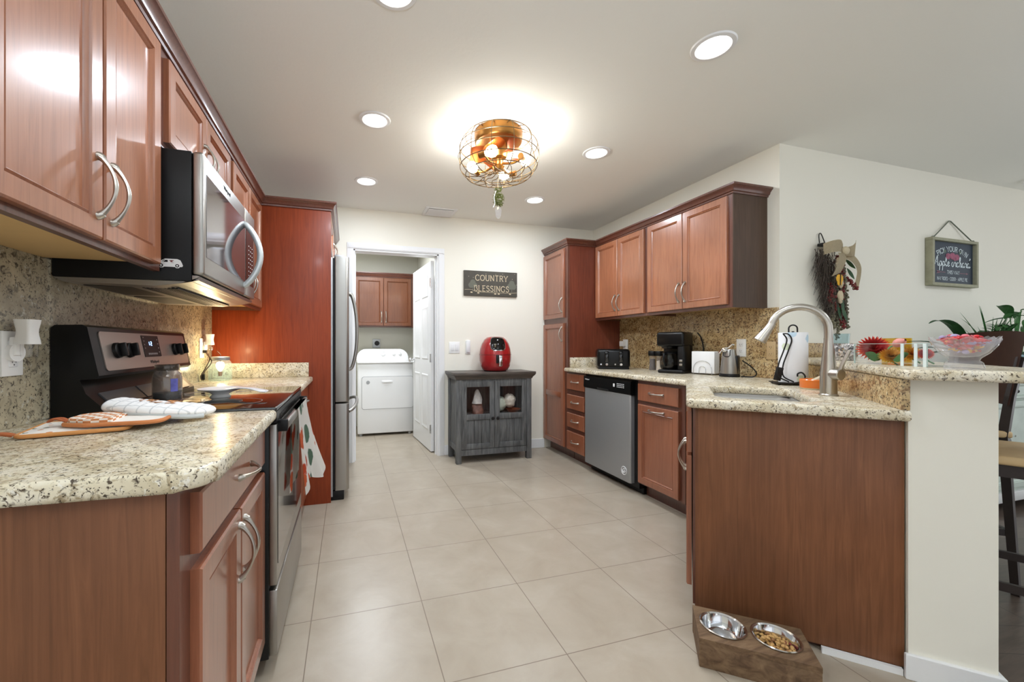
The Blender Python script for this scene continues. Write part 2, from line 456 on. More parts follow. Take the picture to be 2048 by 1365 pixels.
MT = {}
MT['wall'] = pbr('cream_wall_paint', C(240, 236, 223), .85, bmp=.06, bs_=90)
MT['ceil'] = pbr('knockdown_ceiling_paint', C(243, 242, 236), .9, bmp=.35, bs_=38)
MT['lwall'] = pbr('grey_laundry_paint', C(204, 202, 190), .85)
MT['white'] = pbr('white_trim_paint', C(236, 236, 236), .35)
MT['enamel'] = pbr('white_enamel', C(238, 238, 238), .18, coat=.4)
MT['plastic'] = pbr('white_plastic', C(240, 240, 238), .35)
MT['cherry'] = wood('cherry_door_wood', C(130, 75, 51), C(144, 86, 60), C(154, 96, 68), .3, .8)
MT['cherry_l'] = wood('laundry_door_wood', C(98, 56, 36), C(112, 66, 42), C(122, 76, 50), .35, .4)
MT['cherry_up'] = wood('cherry_upper_wood', C(142, 88, 61), C(160, 102, 72), C(170, 112, 80), .3, .7)
MT['cherry_dk'] = wood('cherry_frame_wood', C(82, 45, 33), C(96, 54, 40), C(106, 62, 46), .35, .5)
MT['panel'] = wood('cherry_side_laminate', C(110, 70, 45), C(124, 80, 53), C(136, 90, 61), .45, .04, (30, 30, 1.3), 4.5)
MT['panel_red'] = wood('pantry_side_laminate', C(92, 42, 27), C(110, 52, 34), C(124, 64, 43), .42, .1, (30, 30, 1.3), 2.6)
MT['redpanel'] = wood('cherry_red_panel', C(120, 46, 18), C(136, 56, 24), C(148, 64, 30), .42, .04, (30, 30, 1.6), 2)
MT['greypanel'] = wood('walnut_grey_laminate', C(70, 53, 42), C(78, 60, 48), C(87, 68, 55), .55, .03, (30, 30, 1.3), 2.5)
MT['maple'] = pbr('maple_underside', C(206, 172, 118), .5, var=.06, vs=6)
MT['gran'] = granite('granite_counter', (C(200, 186, 155), C(221, 210, 184), C(231, 223, 204)), C(84, 71, 58), C(172, 155, 126), C(234, 229, 217), 0, (1, 1, 1))
MT['gran_s'] = granite('golden_granite_splash', (C(170, 142, 98), C(196, 168, 122), C(208, 186, 144)), C(76, 56, 40), C(144, 112, 76), C(214, 196, 158), .02, (.8, .8, .8))
MT['gran_g'] = granite('shaded_granite_splash', (C(150, 140, 118), C(176, 166, 142), C(190, 178, 152)), C(94, 87, 76), C(134, 127, 110), C(192, 188, 172), .004, (.8, .8, .8))  # same stone as the golden splash, with shade put into its greyer colour
MT['steel'] = pbr('brushed_steel', C(168, 165, 160), .34, 1)
MT['steel_d'] = pbr('brushed_steel_dark', C(168, 170, 172), .45, .7)
MT['sinksteel'] = pbr('satin_sink_steel', C(206, 204, 200), .42, .75)
MT['nickel'] = pbr('satin_nickel', C(188, 182, 173), .3, 1)
MT['chrome'] = pbr('chrome', C(220, 220, 222), .08, 1)
MT['steelface'] = pbr('warm_steel_face', C(168, 156, 148), .38, .85)
MT['black'] = pbr('black_enamel', C(11, 11, 12), .28, spec=.3)
MT['blackm'] = pbr('black_plastic', C(15, 15, 16), .4, spec=.3)
MT['blackg'] = pbr('black_glass', C(8, 8, 9), .03, coat=.6, spec=.6)
MT['ovglass'] = pbr('oven_window_glass', C(26, 25, 26), .04, coat=.8, spec=.9)
MT['mwwin'] = pbr('mirrored_window_glass', C(150, 145, 148), .06, .9)
MT['mwglass'] = pbr('mirror_dark_glass', C(58, 52, 54), .04, .75)
MT['graywood'] = wood('weathered_grey_wood', C(66, 67, 68), C(94, 95, 96), C(122, 123, 123), .6, 0, (16, 16, 1.5), 5)
MT['graytop'] = wood('dark_cabinet_top_wood', C(58, 52, 48), C(76, 68, 62), C(92, 84, 78), .45, .1, (2, 16, 16), 5)
MT['feeder'] = wood('aged_brown_wood', C(78, 58, 42), C(110, 87, 65), C(136, 111, 85), .7, 0, (3, 14, 14), 7)
MT['red'] = pbr('red_gloss_shell', C(158, 28, 32), .2, coat=.5)
MT['orange'] = pbr('orange_ceramic', C(226, 118, 40), .3, coat=.3)
MT['glass'] = glass('clear_glass')
MT['millglass'] = glass('mill_glass', (.92, .92, .92, 1), 0, 1.6, .1)
MT['glassb'] = glass('aqua_glass', (.80, .94, .90, 1), 0, 1.6, .10)
MT['glassblue'] = glass('blue_glass', (.86, .93, .95, 1))
MT['glassamb'] = glass('amber_glass', (.98, .84, .42, 1))
MT['crystal'] = glass('cut_crystal', (.97, .97, .98, 1), .04, 1.5, .13)
MT['jar'] = glass('smoky_clear_jar_glass', (.70, .66, .62, 1), 0, 1.7, .05)
MT['smoke'] = glass('smoky_glass', (.6, .57, .53, 1))
MT['iron'] = pbr('wrought_iron', C(32, 29, 28), .5, .4)
MT['bronze'] = pbr('antique_brass', C(150, 104, 50), .35, .9)
MT['copperbl'] = pbr('bronze_fan_blade', C(176, 98, 42), .35, .6)
MT['beige'] = pbr('tan_plastic', C(196, 168, 126), .45)
MT['paper'] = pbr('white_paper', C(238, 238, 238), .9)
MT['grout_dark'] = pbr('dark_gap', C(14, 10, 9), .8)
MT['toe'] = pbr('dark_toe_kick', C(52, 24, 17), .5)
MT['leaf'] = pbr('green_leaf', C(84, 138, 80), .4, var=.35, vs=20)
MT['leafd'] = pbr('dark_green_leaf', C(60, 108, 64), .4, var=.3, vs=20)
MT['leafg'] = pbr('olive_foliage', C(150, 160, 100), .7, var=.4, vs=60)
MT['leather'] = pbr('brown_leather', C(92, 62, 50), .4, var=.12, vs=20)
MT['tanwood'] = pbr('tan_seat_board', C(208, 178, 132), .5, var=.08, vs=10)
MT['espresso'] = pbr('espresso_wood', C(44, 34, 31), .4)
MT['mint'] = pbr('distressed_mint_paint', C(188, 198, 188), .55, var=.08, vs=8)
MT['burlap'] = pbr('burlap_ribbon', C(204, 190, 160), .9, var=.1, vs=150)
MT['twig'] = pbr('dry_twig', C(74, 64, 56), .9, var=.3, vs=60)
MT['berry'] = pbr('dark_red_berry', C(116, 40, 38), .5, var=.3, vs=80)
MT['yellow'] = pbr('yellow_petal', C(226, 170, 36), .7)
MT['cream'] = pbr('cream_dried_bloom', C(206, 190, 160), .9)
MT['bulb'] = emit('warm_bulb', (1, .86, .58, 1), 26)
MT['lens'] = emit('downlight_lens', (1, .97, .9, 1), 9)
MT['lcd'] = emit('blue_display_digits', (.25, .45, 1, 1), 6)

def tile_mat():
    m, nt, b = new_mat('floor_tile')
    g = N(nt, 'ShaderNodeNewGeometry'); mp = N(nt, 'ShaderNodeMapping')
    mp.inputs['Location'].default_value = (.1466 + .4583 * 20, -1.772 + .4583 * 20, 0)
    nt.links.new(g.outputs['Position'], mp.inputs['Vector'])
    t = N(nt, 'ShaderNodeTexBrick', offset=0.0)
    t.inputs['Scale'].default_value = 1; t.inputs['Brick Width'].default_value = .4583; t.inputs['Row Height'].default_value = .4583
    t.inputs['Mortar Size'].default_value = .0022; t.inputs['Mortar Smooth'].default_value = .3
    nt.links.new(mp.outputs[0], t.inputs['Vector'])
    f = noise(nt, g.outputs['Position'], 4.5, 6, .6, .5)
    body = ramp(nt, f, [(.3, C(163, 150, 132)), (.55, C(172, 160, 143)), (.75, C(180, 170, 154))])
    nt.links.new(mix(nt, t.outputs['Fac'], body, C(128, 114, 98)), b.inputs['Base Color'])
    b.inputs['Roughness'].default_value = .32
    iv = N(nt, 'ShaderNodeMath', operation='SUBTRACT'); iv.inputs[0].default_value = 1; nt.links.new(t.outputs['Fac'], iv.inputs[1])
    bump(nt, b, iv.outputs[0], .3, .002); return m
def plank_mat():
    m, nt, b = new_mat('dark_plank_floor')
    v = pos(nt, (1, 1, 1), (0, 0, R(20)))
    t = N(nt, 'ShaderNodeTexBrick', offset=.5)
    t.inputs['Scale'].default_value = 1; t.inputs['Brick Width'].default_value = 1.1; t.inputs['Row Height'].default_value = .16
    t.inputs['Mortar Size'].default_value = .0015
    t.inputs['Color1'].default_value = C(84, 72, 64); t.inputs['Color2'].default_value = C(104, 90, 80); t.inputs['Mortar'].default_value = C(50, 42, 36)
    nt.links.new(v, t.inputs['Vector'])
    f = noise(nt, pos(nt, (2, 18, 1), (0, 0, R(20))), 3, 6, .65, 1)
    nt.links.new(mix(nt, 1, t.outputs['Color'], ramp(nt, f, [(.3, (.75, .75, .75, 1)), (.7, (1.2, 1.2, 1.2, 1))]), 'MULTIPLY'), b.inputs['Base Color'])
    b.inputs['Roughness'].default_value = .3; return m
MT['tile'] = tile_mat(); MT['plank'] = plank_mat()

# ------------------------------------------------------------------ room shell
struct('floor_kitchen', M().prism([(-3.2, -4), (-2.9, -4), (3.05, 1.95), (3.05, 6.2), (-3.2, 6.2)], -.06, 0), MT['tile'])
struct('floor_dining', M().prism([(-2.9, -4), (7, -4), (7, 2.1), (3.2, 2.1)], -.06, -.001), MT['plank'])
struct('ceiling', M().box((-3.2, -4, CEIL), (7, 6.2, CEIL + .1)), MT['ceil'])
struct('wall_left', M().box((XL - .12, -1.2, 0), (XL, YB, CEIL)), MT['wall'])
m = M(); m.box((XL - .12, YB, 0), (.049, YB + .12, CEIL)); m.box((.049, YB, 2.07), (.89, YB + .12, CEIL)); m.box((.89, YB, 0), (XR + .12, YB + .12, CEIL))
struct('wall_back', m, MT['wall'])
struct('wall_right', M().prism([(XR, YD), (XR + .12, YD + .12), (XR + .12, YB), (XR, YB)], 0, CEIL), MT['wall'])
struct('wall_dining', M().prism([(XR, YD), (7, YD), (7, YD + .12), (XR + .12, YD + .12)], 0, CEIL), MT['wall'])
m = M(); m.box((7, -4, 0), (7.12, -2.75, CEIL)); m.box((7, 1.35, 0), (7.12, YD + .12, CEIL)); m.box((7, -2.75, 0), (7.12, 1.35, .25)); m.box((7, -2.75, 2.25), (7.12, 1.35, CEIL))
struct('wall_dining_side', m, MT['wall'])
m = M()
for y in (-2.75, -1.40, -.05, 1.30): m.box((7.03, y, .25), (7.09, y + .05, 2.25))
for z in (.25, 2.20): m.box((7.03, -2.75, z), (7.09, 1.35, z + .05))
struct('window_1', m, MT['white'])
# laundry room
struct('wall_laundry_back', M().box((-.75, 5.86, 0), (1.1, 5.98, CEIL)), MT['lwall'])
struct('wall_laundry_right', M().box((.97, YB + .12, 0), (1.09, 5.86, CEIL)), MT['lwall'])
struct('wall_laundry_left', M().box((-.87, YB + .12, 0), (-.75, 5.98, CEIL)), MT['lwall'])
# door casing and jamb
m = M()
prof = [(0, 0), (0, .012), (.012, .018), (.05, .012), (.062, .008), (.062, 0)]
for x, sg in ((.049, -1), (.89, 1)):
    pts = [(x + sg * a, YB - d) for a, d in prof]
    m.prism(pts if sg < 0 else pts[::-1], 0, 2.07)
m.box((.049 - .062, YB - .012, 2.07), (.89 + .062, YB, 2.132), .004)
m.box((.049 - .05, YB - .018, 2.078), (.89 + .05, YB - .01, 2.12), .003)
m.box((.049, YB - .002, 0), (.062, YB + .125, 2.07)); m.box((.877, YB - .002, 0), (.89, YB + .125, 2.07)); m.box((.049, YB - .002, 2.057), (.89, YB + .125, 2.07))
m.box((.062, YB + .05, 0), (.072, YB + .085, 2.057)); m.box((.867, YB + .05, 0), (.877, YB + .085, 2.057))
struct('trim_1', m, MT['white'], 35)
# baseboards
m = M(); m.box((.953, YB - .014, 0), (2.09, YB, .10), .004)
struct('baseboard_back', m, MT['white'])

# six-panel laundry door, swung open into the laundry
dm = thing('door_1', 'white six-panel door standing open into the laundry room', 'door', (.872, YB + .135, 0), R(94.5))
dm['kind'] = 'structure'
m = M(); Wd, Hd, Td = .80, 2.03, .036
m.box((0, 0, .012), (Wd, Td, Hd))
def six(m, side):
    u, v = ((1,0,0), (0,0,1)) if side < 0 else ((-1,0,0), (0,0,1))
    for (x0, x1) in ((.10, .36), (.44, .70)):
        for (z0, z1) in ((.22, .82), (.98, 1.56), (1.66, 1.90)):
            o = (0, 0, 0) if side < 0 else (Wd, Td, 0)
            plate(m, o, u, v, [(x0, x1, z0, z1, 0), (x0, x1, z0, z1, .001), (x0+.012, x1-.012, z0+.012, z1-.012, .007), (x0+.022, x1-.022, z0+.022, z1-.022, .003), (x0+.05, x1-.05, z0+.05, z1-.05, .008)])
six(m, -1); six(m, 1)
obj('door_leaf', m, MT['white'], dm, True)
m = M()
for sy, y in ((1, Td), (-1, 0)):
    m.cyl((Wd - .06, y, .96), (Wd - .06, y + sy * .008, .96), .03); m.cyl((Wd - .06, y, .96), (Wd - .06, y + sy * .05, .96), .009)
    m.sphere((Wd - .06, y + sy * .055, .96), (.027, .02, .027))
obj('door_handle', m, MT['chrome'], dm, True)
for z in (.25, 1.0, 1.8):
    m = M(); m.box((-.012, Td - .004, z - .045), (.002, Td + .004, z + .045)); m.cyl((-.004, Td + .006, z - .045), (-.004, Td + .006, z + .045), .006, seg=10)
    obj('hinge', m, MT['chrome'], dm, True)

# ------------------------------------------------------------------ left run of cabinets
ZX = (0, 1, 0), (0, 0, 1)              # left-run fronts face +X
def cab_label(*a): pass
def add_door(root, o, u, v, w, h, mat, pulls=(), flat=False, st=.058, name='door', L=.14, t=.02):
    d = obj(name, door_leaf(M(), o, u, v, w, h, t, st, flat), mat, root)
    n = Vector(u).cross(Vector(v)); bm_ = base_matrix(root)
    for (pu, pv, al) in pulls:
        p = Vector(o) + Vector(u) * pu + Vector(v) * pv + n * t
        al_ = Vector(v) if al == 'v' else Vector(u)
        obj('handle', pull(M(), p, al_, n, L), MT['nickel'], d, label='satin nickel bow handle')
    return d

# near upper cabinet
c = thing('wall_cabinet', 'cherry wall cabinet over the near-left granite counter, two tall doors', 'cabinet', (XL, .80, 1.372))
m = M(); m.box((XL, .80, 1.402), (-.60, 1.518, 2.10)); m.box((-.60, .80, 1.372), (-.58, 1.518, 2.10)); m.box((XL, .80, 1.372), (-.60, .816, 1.402)); m.box((XL, 1.502, 1.398), (-.60, 1.518, 1.402))
obj('body', m, MT['cherry_dk'], c)
obj('underside', M().box((XL + .002, .816, 1.396), (-.601, 1.502, 1.4015)), MT['maple'], c, label='pale maple underside panel')
add_door(c, (-.58, 1.178, 1.388), *ZX, .302, .69, MT['cherry_up'], [(.028, .12, 'v')])
add_door(c, (-.58, .835, 1.388), *ZX, .334, .69, MT['cherry_up'], [(.334 - .022, .12, 'v')])
# cabinet over the microwave
c = thing('wall_cabinet', 'short cherry wall cabinet directly above the microwave', 'cabinet', (XL, 1.52, 1.78))
m = M(); m.box((XL, 1.52, 1.78), (-.58, 2.285, 2.10)); obj('body', m, MT['cherry_dk'], c)
add_door(c, (-.58, 1.545, 1.80), *ZX, .353, .275, MT['cherry_up'], [(.330, .085, 'v')], L=.12)
add_door(c, (-.58, 1.904, 1.80), *ZX, .353, .275, MT['cherry_up'], [(.022, .085, 'v')], L=.12)
# far upper cabinet
c = thing('wall_cabinet', 'cherry wall cabinet between the microwave and the tall red-brown panel', 'cabinet', (XL, 2.29, 1.372))
m = M(); m.box((XL, 2.287, 1.402), (-.60, 3.055, 2.10)); m.box((-.60, 2.287, 1.372), (-.58, 3.055, 2.10)); m.box((XL, 2.287, 1.398), (-.60, 2.303, 1.402)); m.box((XL, 3.04, 1.372), (-.60, 3.055, 1.402))
obj('body', m, MT['cherry_dk'], c)
obj('underside', M().box((XL + .002, 2.303, 1.396), (-.601, 3.04, 1.4015)), MT['maple'], c, label='pale maple underside panel')
add_door(c, (-.58, 2.315, 1.388), *ZX, .345, .69, MT['cherry_up'], [(.320, .12, 'v')])
add_door(c, (-.58, 2.668, 1.388), *ZX, .345, .69, MT['cherry_up'], [(.025, .12, 'v')])
# tall panel beside the refrigerator and cabinet over it
single('side_panel', M().box((XL, 3.058, 0), (-.12, 3.078, 2.105), .001), MT['redpanel'], 'tall red-brown wooden side panel standing against the refrigerator', 'panel')
c = thing('wall_cabinet', 'deep cherry wall cabinet above the refrigerator', 'cabinet', (XL, 3.08, 1.83))
m = M(); m.box((XL, 3.08, 1.83), (-.14, 4.05, 2.105)); obj('body', m, MT['cherry_dk'], c)
add_door(c, (-.14, 3.10, 1.845), *ZX, .455, .25, MT['cherry_up'], [(.43, .075, 'v')], L=.11)
add_door(c, (-.14, 3.563, 1.845), *ZX, .455, .25, MT['cherry_up'], [(.025, .075, 'v')], L=.11)
CROWN = [(0, 0), (.008, 0), (.010, .010), (.018, .014), (.022, .028), (.034, .042), (.040, .046), (.040, .058), (0, .058)]
m = M(); sweep(m, [(-.58, .80, 2.10), (-.58, 3.058, 2.10), (-.12, 3.058, 2.10), (-.12, 4.05, 2.10)], CROWN)
single('crown_moulding', m, MT['cherry_dk'], 'dark cherry crown moulding along the left wall cabinets and tall panel', 'moulding')

# near base cabinet
c = thing('base_cabinet', 'cherry base cabinet in the left foreground, one drawer over two doors', 'cabinet', (XL, .84, 0))
m = M(); m.box((XL, .858, .10), (-.31, 1.518, .876)); m.box((-.31, .84, .10), (-.29, 1.518, .876)); m.box((XL + .001, .87, 0), (-.36, 1.518, .10))
obj('body', m, MT['cherry_dk'], c)
obj('end_panel', M().box((XL, .84, 0), (-.312, .858, .876), .001), MT['panel'], c, label='broad dark wood-grain end panel')
add_door(c, (-.29, .889, .735), *ZX, .612, .118, MT['cherry'], [(.34, .058, 'u')], True, name='drawer', L=.13)
add_door(c, (-.29, .889, .125), *ZX, .296, .58, MT['cherry'], [(.276, .475, 'v')])
add_door(c, (-.29, 1.192, .125), *ZX, .312, .58, MT['cherry'], [(.024, .475, 'v')])
m = M().prism(round_poly([(XL + .0005, .820, 0), (-.238, .820, .055), (-.238, 1.519, 0), (XL, 1.519, 0)]), .876, .914, .012)
single('countertop', m, MT['gran'], 'speckled cream granite countertop with a rounded corner, left foreground', 'countertop')
# far base cabinet + counter
c = thing('base_cabinet', 'cherry base cabinet between the range and the tall red-brown panel', 'cabinet', (XL, 2.285, 0))
m = M(); m.box((XL, 2.287, .10), (-.29, 3.056, .876)); m.box((XL, 2.287, 0), (-.36, 3.056, .10)); obj('body', m, MT['cherry_dk'], c)
add_door(c, (-.29, 2.315, .735), *ZX, .71, .118, MT['cherry'], [(.355, .058, 'u')], True, name='drawer', L=.13)
add_door(c, (-.29, 2.315, .125), *ZX, .35, .58, MT['cherry'], [(.325, .475, 'v')])
add_door(c, (-.29, 2.675, .125), *ZX, .35, .58, MT['cherry'], [(.025, .475, 'v')])
m = M().prism([(XL + .0005, 2.284), (-.242, 2.284), (-.242, 3.056), (XL + .0005, 3.056)], .876, .914, .012)
c = single('countertop', m, MT['gran'], 'granite countertop beyond the range, under the glowing jar', 'countertop')
obj('side_splash', M().box((XL + .021, 3.036, .9145), (-.268, 3.0565, 1.014), .002), MT['gran'], c)
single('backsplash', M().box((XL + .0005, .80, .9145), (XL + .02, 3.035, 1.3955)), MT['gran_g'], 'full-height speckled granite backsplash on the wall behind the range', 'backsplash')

# ------------------------------------------------------------------ range
g = thing('range', 'black and stainless electric range between the left counters', 'range', (XL + .03, 1.525, 0))
m = M(); m.box((-.855, 1.524, .05), (-.262, 2.281, .905), .004); m.box((-.80, 1.55, 0), (-.32, 2.25, .05))
obj('body', m, MT['black'], g)
m = M(); m.box((-.80, 1.523, .905), (-.238, 2.282, .921), .005, 3)
obj('cooktop', m, MT['blackg'], g, label='black ceramic glass cooktop')
for q, r in (((-.62, 1.74), .095), ((-.42, 1.72), .098), ((-.62, 2.08), .075), ((-.42, 2.08), .075)):
    obj('burner_mark', M().lathe([(r, 0), (r + .0015, .0004), (r + .003, 0)], (*q, .9212), 40), MT['steel_d'], g)
m = M(); m.prism([(-.262, 1.528), (-.238, 1.528), (-.238, 2.278), (-.262, 2.278)], .865, .905)
for k in range(22): m.box((-.2395, 1.60 + k * .028, .872), (-.2365, 1.618 + k * .028, .888))
obj('front_trim', m, MT['black'], g)
d = obj('oven_door', M().box((-.262, 1.528, .302), (-.238, 2.278, .86), .003), MT['steel'], g, label='oven door with a stainless edge and mirror-dark glass')
obj('oven_window', M().prism([(-.2385, 1.545), (-.2355, 1.545), (-.2355, 2.262), (-.2385, 2.262)], .37, .83), MT['ovglass'], d)
m = M(); m.box((-.222, 1.56, .836), (-.204, 2.245, .868), .006, 3)
hb = obj('handle', m, MT['steel'], d, label='square brushed steel handle bar')
for y0 in (1.552, 2.236): obj('handle_bracket', M().box((-.24, y0, .83), (-.206, y0 + .020, .872), .004), MT['blackm'], d)
obj('storage_drawer', M().box((-.264, 1.53, .058), (-.236, 2.276, .285), .004), MT['steel'], g, label='stainless storage drawer front')
# backguard: profile in x-z extruded along y
bp = [(-.862, .90), (-.862, 1.188), (-.852, 1.197), (-.785, 1.199), (-.772, 1.192), (-.742, 1.040), (-.752, 1.030), (-.790, 1.028), (-.775, .985), (-.728, .935), (-.725, .905)]
def side_extrude(m, prof, y0, y1, bev=0):
    a = m.ring([(x, y0, z) for x, z in prof]); b = m.ring([(x, y1, z) for x, z in prof]); m.bridge(a, b); m.cap(a); m.cap(b, True); return m
bgd = obj('backguard', side_extrude(M(), bp, 1.524, 2.282), MT['black'], g, smooth=30)
u1 = Vector((0, 1, 0)); v1 = (Vector((-.772, 0, 1.192)) - Vector((-.742, 0, 1.040))).normalized(); n1 = u1.cross(v1)
o1 = Vector((-.742, 1.524, 1.040))
def face(m, x0, x1, y0, y1, d0, d1, r=.01):
    P = rrect(x0, x1, y0, y1, r)
    a = m.ring([o1 + u1*x + v1*y + n1*d0 for x, y in P]); b = m.ring([o1 + u1*x + v1*y + n1*d1 for x, y in P]); m.bridge(a, b); m.cap(b); m.cap(a, True); return m
obj('control_plate', face(M(), .045, .735, .012, .142, 0, .003, .012), MT['steelface'], g, label='warm stainless control plate')
for x in (.125, .205, .60, .665):
    m = M(); p = o1 + u1*x + v1*.078 + n1*.003
    m.tube([p, p + n1*.010, p + n1*.012], [.027, .026, .022], 24)
    rt = Matrix((u1, v1, n1)).transposed()
    m.obox(p + n1*.021, (.013, .046, .022), rt, .003)
    obj('knob', m, MT['blackm'], g)
dp = obj('display_panel', face(M(), .315, .455, .05, .135, .003, .0045, .003), MT['blackm'], g)
m = M()
def dmap(x0, y0): return lambda q: o1 + u1*(x0 + q[0]) + v1*(y0 + q[1]) + n1*.0052
for s_, xx in (('1', .368), ('2', .384)):
    segs = {'1': [((0,0),(0,.014))], '2': [((-.004,.014),(.004,.014)), ((.004,.014),(.004,.007)), ((-.004,.007),(.004,.007)), ((-.004,.007),(-.004,0)), ((-.004,0),(.004,0))]}[s_]
    for a, b in segs: ribbon(m, [Vector((*a, 0)), Vector((*b, 0))], .003, dmap(xx, .096))
m2 = M()
obj('clock_digits', m, MT['lcd'], dp, label='glowing blue clock digits')
m = M()
for i in range(6):
    ribbon(m, [Vector((0, 0, 0)), Vector((.009, 0, 0))], .007, dmap(.345 + i * .013, .062))
for i in range(4): ribbon(m, [Vector((0, 0, 0)), Vector((.008, 0, 0))], .004, dmap(.436, .068 + i * .017)); ribbon(m, [Vector((0, 0, 0)), Vector((.006, 0, 0))], .004, dmap(.325, .085 + i * .014))
obj('key_markings', m, MT['steel_d'], dp)
obj('lettering', text_mesh('Whirlpool', .018, o1 + u1*.385 + v1*.03 + n1*.0033, u1, v1, .0003), MT['blackm'], g, smooth=0)
m = M(); m.box((-.7705, 1.60, .945), (-.764, 1.86, .975)); m.box((-.7705, 1.875, .945), (-.764, 2.18, .975))
sl = (Vector((-.728, 0, .935)) - Vector((-.775, 0, .985))).normalized()
m = M()
for y0, y1 in ((1.575, 1.80), (1.812, 2.235)):
    a = Vector((-.773, 0, .985)); nn = Vector((-sl.z, 0, sl.x)); nn = nn if nn.x > 0 else -nn
    P = [(y0, .006), (y1, .006), (y1, .062), (y0, .062)]
    r0 = m.ring([a + sl*q + Vector((0, y, 0)) - nn*.004 for y, q in P]); r1 = m.ring([a + sl*q + Vector((0, y, 0)) + nn*.0025 for y, q in P]); m.bridge(r0, r1); m.cap(r1)
obj('vent_panel', m, pbr('dark_grey_panel', C(74, 75, 78), .38), g)

# ------------------------------------------------------------------ microwave
mw = thing('microwave', 'stainless over-the-range microwave under the short wall cabinet', 'microwave', (XL, 1.53, 1.352))
obj('body', M().box((XL + .022, 1.53, 1.346), (-.495, 2.285, 1.776), .003), MT['blackm'], mw, label='black painted case')
ms = [(-.862, 1.345), (-.84, 1.332), (-.60, 1.328), (-.53, 1.338), (-.476, 1.350), (-.470, 1.362), (-.478, 1.366), (-.494, 1.366), (-.494, 1.3455)]
obj('base_grille', side_extrude(M(), ms, 1.534, 2.283), MT['steel'], mw, smooth=0, label='stainless vented underside')
m = M()
for k in range(9): m.box((-.66 + k * .012, 1.60, 1.3275), (-.654 + k * .012, 2.22, 1.332))
m.box((-.82, 1.60, 1.3295), (-.69, 1.86, 1.333)); m.box((-.82, 1.92, 1.3295), (-.69, 2.20, 1.333))
obj('vent_slots', m, MT['blackm'], mw)
d = obj('door', M().box((-.495, 1.531, 1.368), (-.460, 2.092, 1.778), .010, 4), MT['steel'], mw, label='stainless framed microwave door')
obj('window', M().prism([(-.461, 1.556), (-.4585, 1.556), (-.4585, 2.086), (-.461, 2.086)], 1.432, 1.712), MT['mwwin'], d)
p = obj('control_panel', M().box((-.495, 2.094, 1.368), (-.460, 2.284, 1.778), .006, 3), MT['steel'], mw)
obj('keypad', M().prism([(-.461, 2.10), (-.4585, 2.10), (-.4585, 2.255), (-.461, 2.255)], 1.425, 1.705), MT['mwglass'], p)
m = M()
for i in range(3):
    for j in range(9): m.box((-.4587, 2.150 + i*.034, 1.45 + j*.020), (-.4578, 2.160 + i*.034, 1.4535 + j*.020))
obj('key_markings', m, MT['paper'], p)
pts = [(-.462, 2.07, 1.41), (-.452, 2.07, 1.415)] + [(-.452 + .060 * math.sin(math.pi * t) ** .8, 2.07, 1.415 + .275 * t) for t in [i / 16 for i in range(1, 16)]] + [(-.452, 2.07, 1.69), (-.462, 2.07, 1.695)]
obj('handle', M().tube(pts, .0135, 14), pbr('pale_satin_steel', C(206, 212, 212), .38, .7), d, label='bowed steel door handle')
obj('lettering', text_mesh('Whirlpool', .022, (-.4595, 1.80, 1.745), (0, 1, 0), (0, 0, 1), .0004), MT['blackm'], d, smooth=0)
# van magnet on the microwave side (faces -Y)
vn = thing('fridge_magnet', 'flat white delivery-van magnet on the black side of the microwave', 'magnet', (-.545, 1.529, 1.40))
def vm(q, d=0): return (-.593 + q[0] * .075 / 1120, 1.5285 - d, 1.386 + (740 - q[1]) * .030 / 440)
body = [(365,560),(430,480),(520,430),(740,300),(1250,300),(1370,350),(1440,500),(1480,610),(1440,670),(1360,670),(1300,730),(1200,730),(1150,680),(700,680),(640,725),(540,725),(470,650),(395,650)]
body = [(x - 365, y) for x, y in body]
m = M(); a = m.ring([vm(q) for q in body]); b = m.ring([vm(q, .0025) for q in body]); m.bridge(a, b); m.cap(a); m.cap(b)
obj('van_body', m, MT['paper'], vn)
m = M()
for P in ([(300, 460), (395, 365), (490, 365), (490, 460)], [(250, 440), (345, 340), (370, 345), (275, 445)]):
    m.cap(m.ring([vm(q, .0028) for q in P]))
for cx in (215, 885):
    m.cap(m.ring([vm((cx + 85*math.cos(t), 622 + 80*math.sin(t)), .0028) for t in [2*math.pi*i/20 for i in range(20)]]))
obj('van_window', m, MT['blackm'], vn)
m = M()
for cx in (215, 885): m.cap(m.ring([vm((cx + 42*math.cos(t), 622 + 40*math.sin(t)), .0031) for t in [2*math.pi*i/16 for i in range(16)]]))
obj('wheel_hub', m, MT['paper'], vn)
m = M()
for P in ([(560, 370), (740, 370), (740, 400), (560, 400)], [(600, 400), (690, 400), (690, 450), (600, 450)], [(620, 480), (740, 480), (740, 495), (620, 495)]): m.cap(m.ring([vm(q, .0029) for q in P]))
obj('van_lettering', m, MT['berry'], vn)

# ------------------------------------------------------------------ refrigerator
f = thing('refrigerator', 'stainless french-door refrigerator beside the tall red-brown panel', 'refrigerator', (XL + .05, 3.09, 0))
m = M(); m.box((XL + .04, 3.085, .03), (-.108, 3.985, 1.775), .004); obj('cabinet', m, pbr('grey_fridge_side', C(168, 170, 172), .4, .3), f)
m = M(); m.box((-.14, 3.10, 0), (-.03, 3.97, .07), .004); obj('kick_grille', m, MT['blackm'], f)
for i, (y0, y1) in enumerate(((3.085, 3.533), (3.537, 3.985))):
    P = round_poly([(-.092, y0, .004), (.006, y0, .028), (.006, y1, .028), (-.092, y1, .004)])
    d = obj('door', M().prism(P, .722, 1.785, .003), MT['steel'], f)
    yh = 3.505 if i == 0 else 3.565
    pts = catmull([(.004, yh, .93), (.034, yh, .96), (.062, yh, 1.09), (.070, yh, 1.24), (.062, yh, 1.40), (.034, yh, 1.54), (.004, yh, 1.57)], 6)
    obj('handle', M().tube(pts, .0135, 12), MT['steel'], d, label='bowed tubular steel handle')
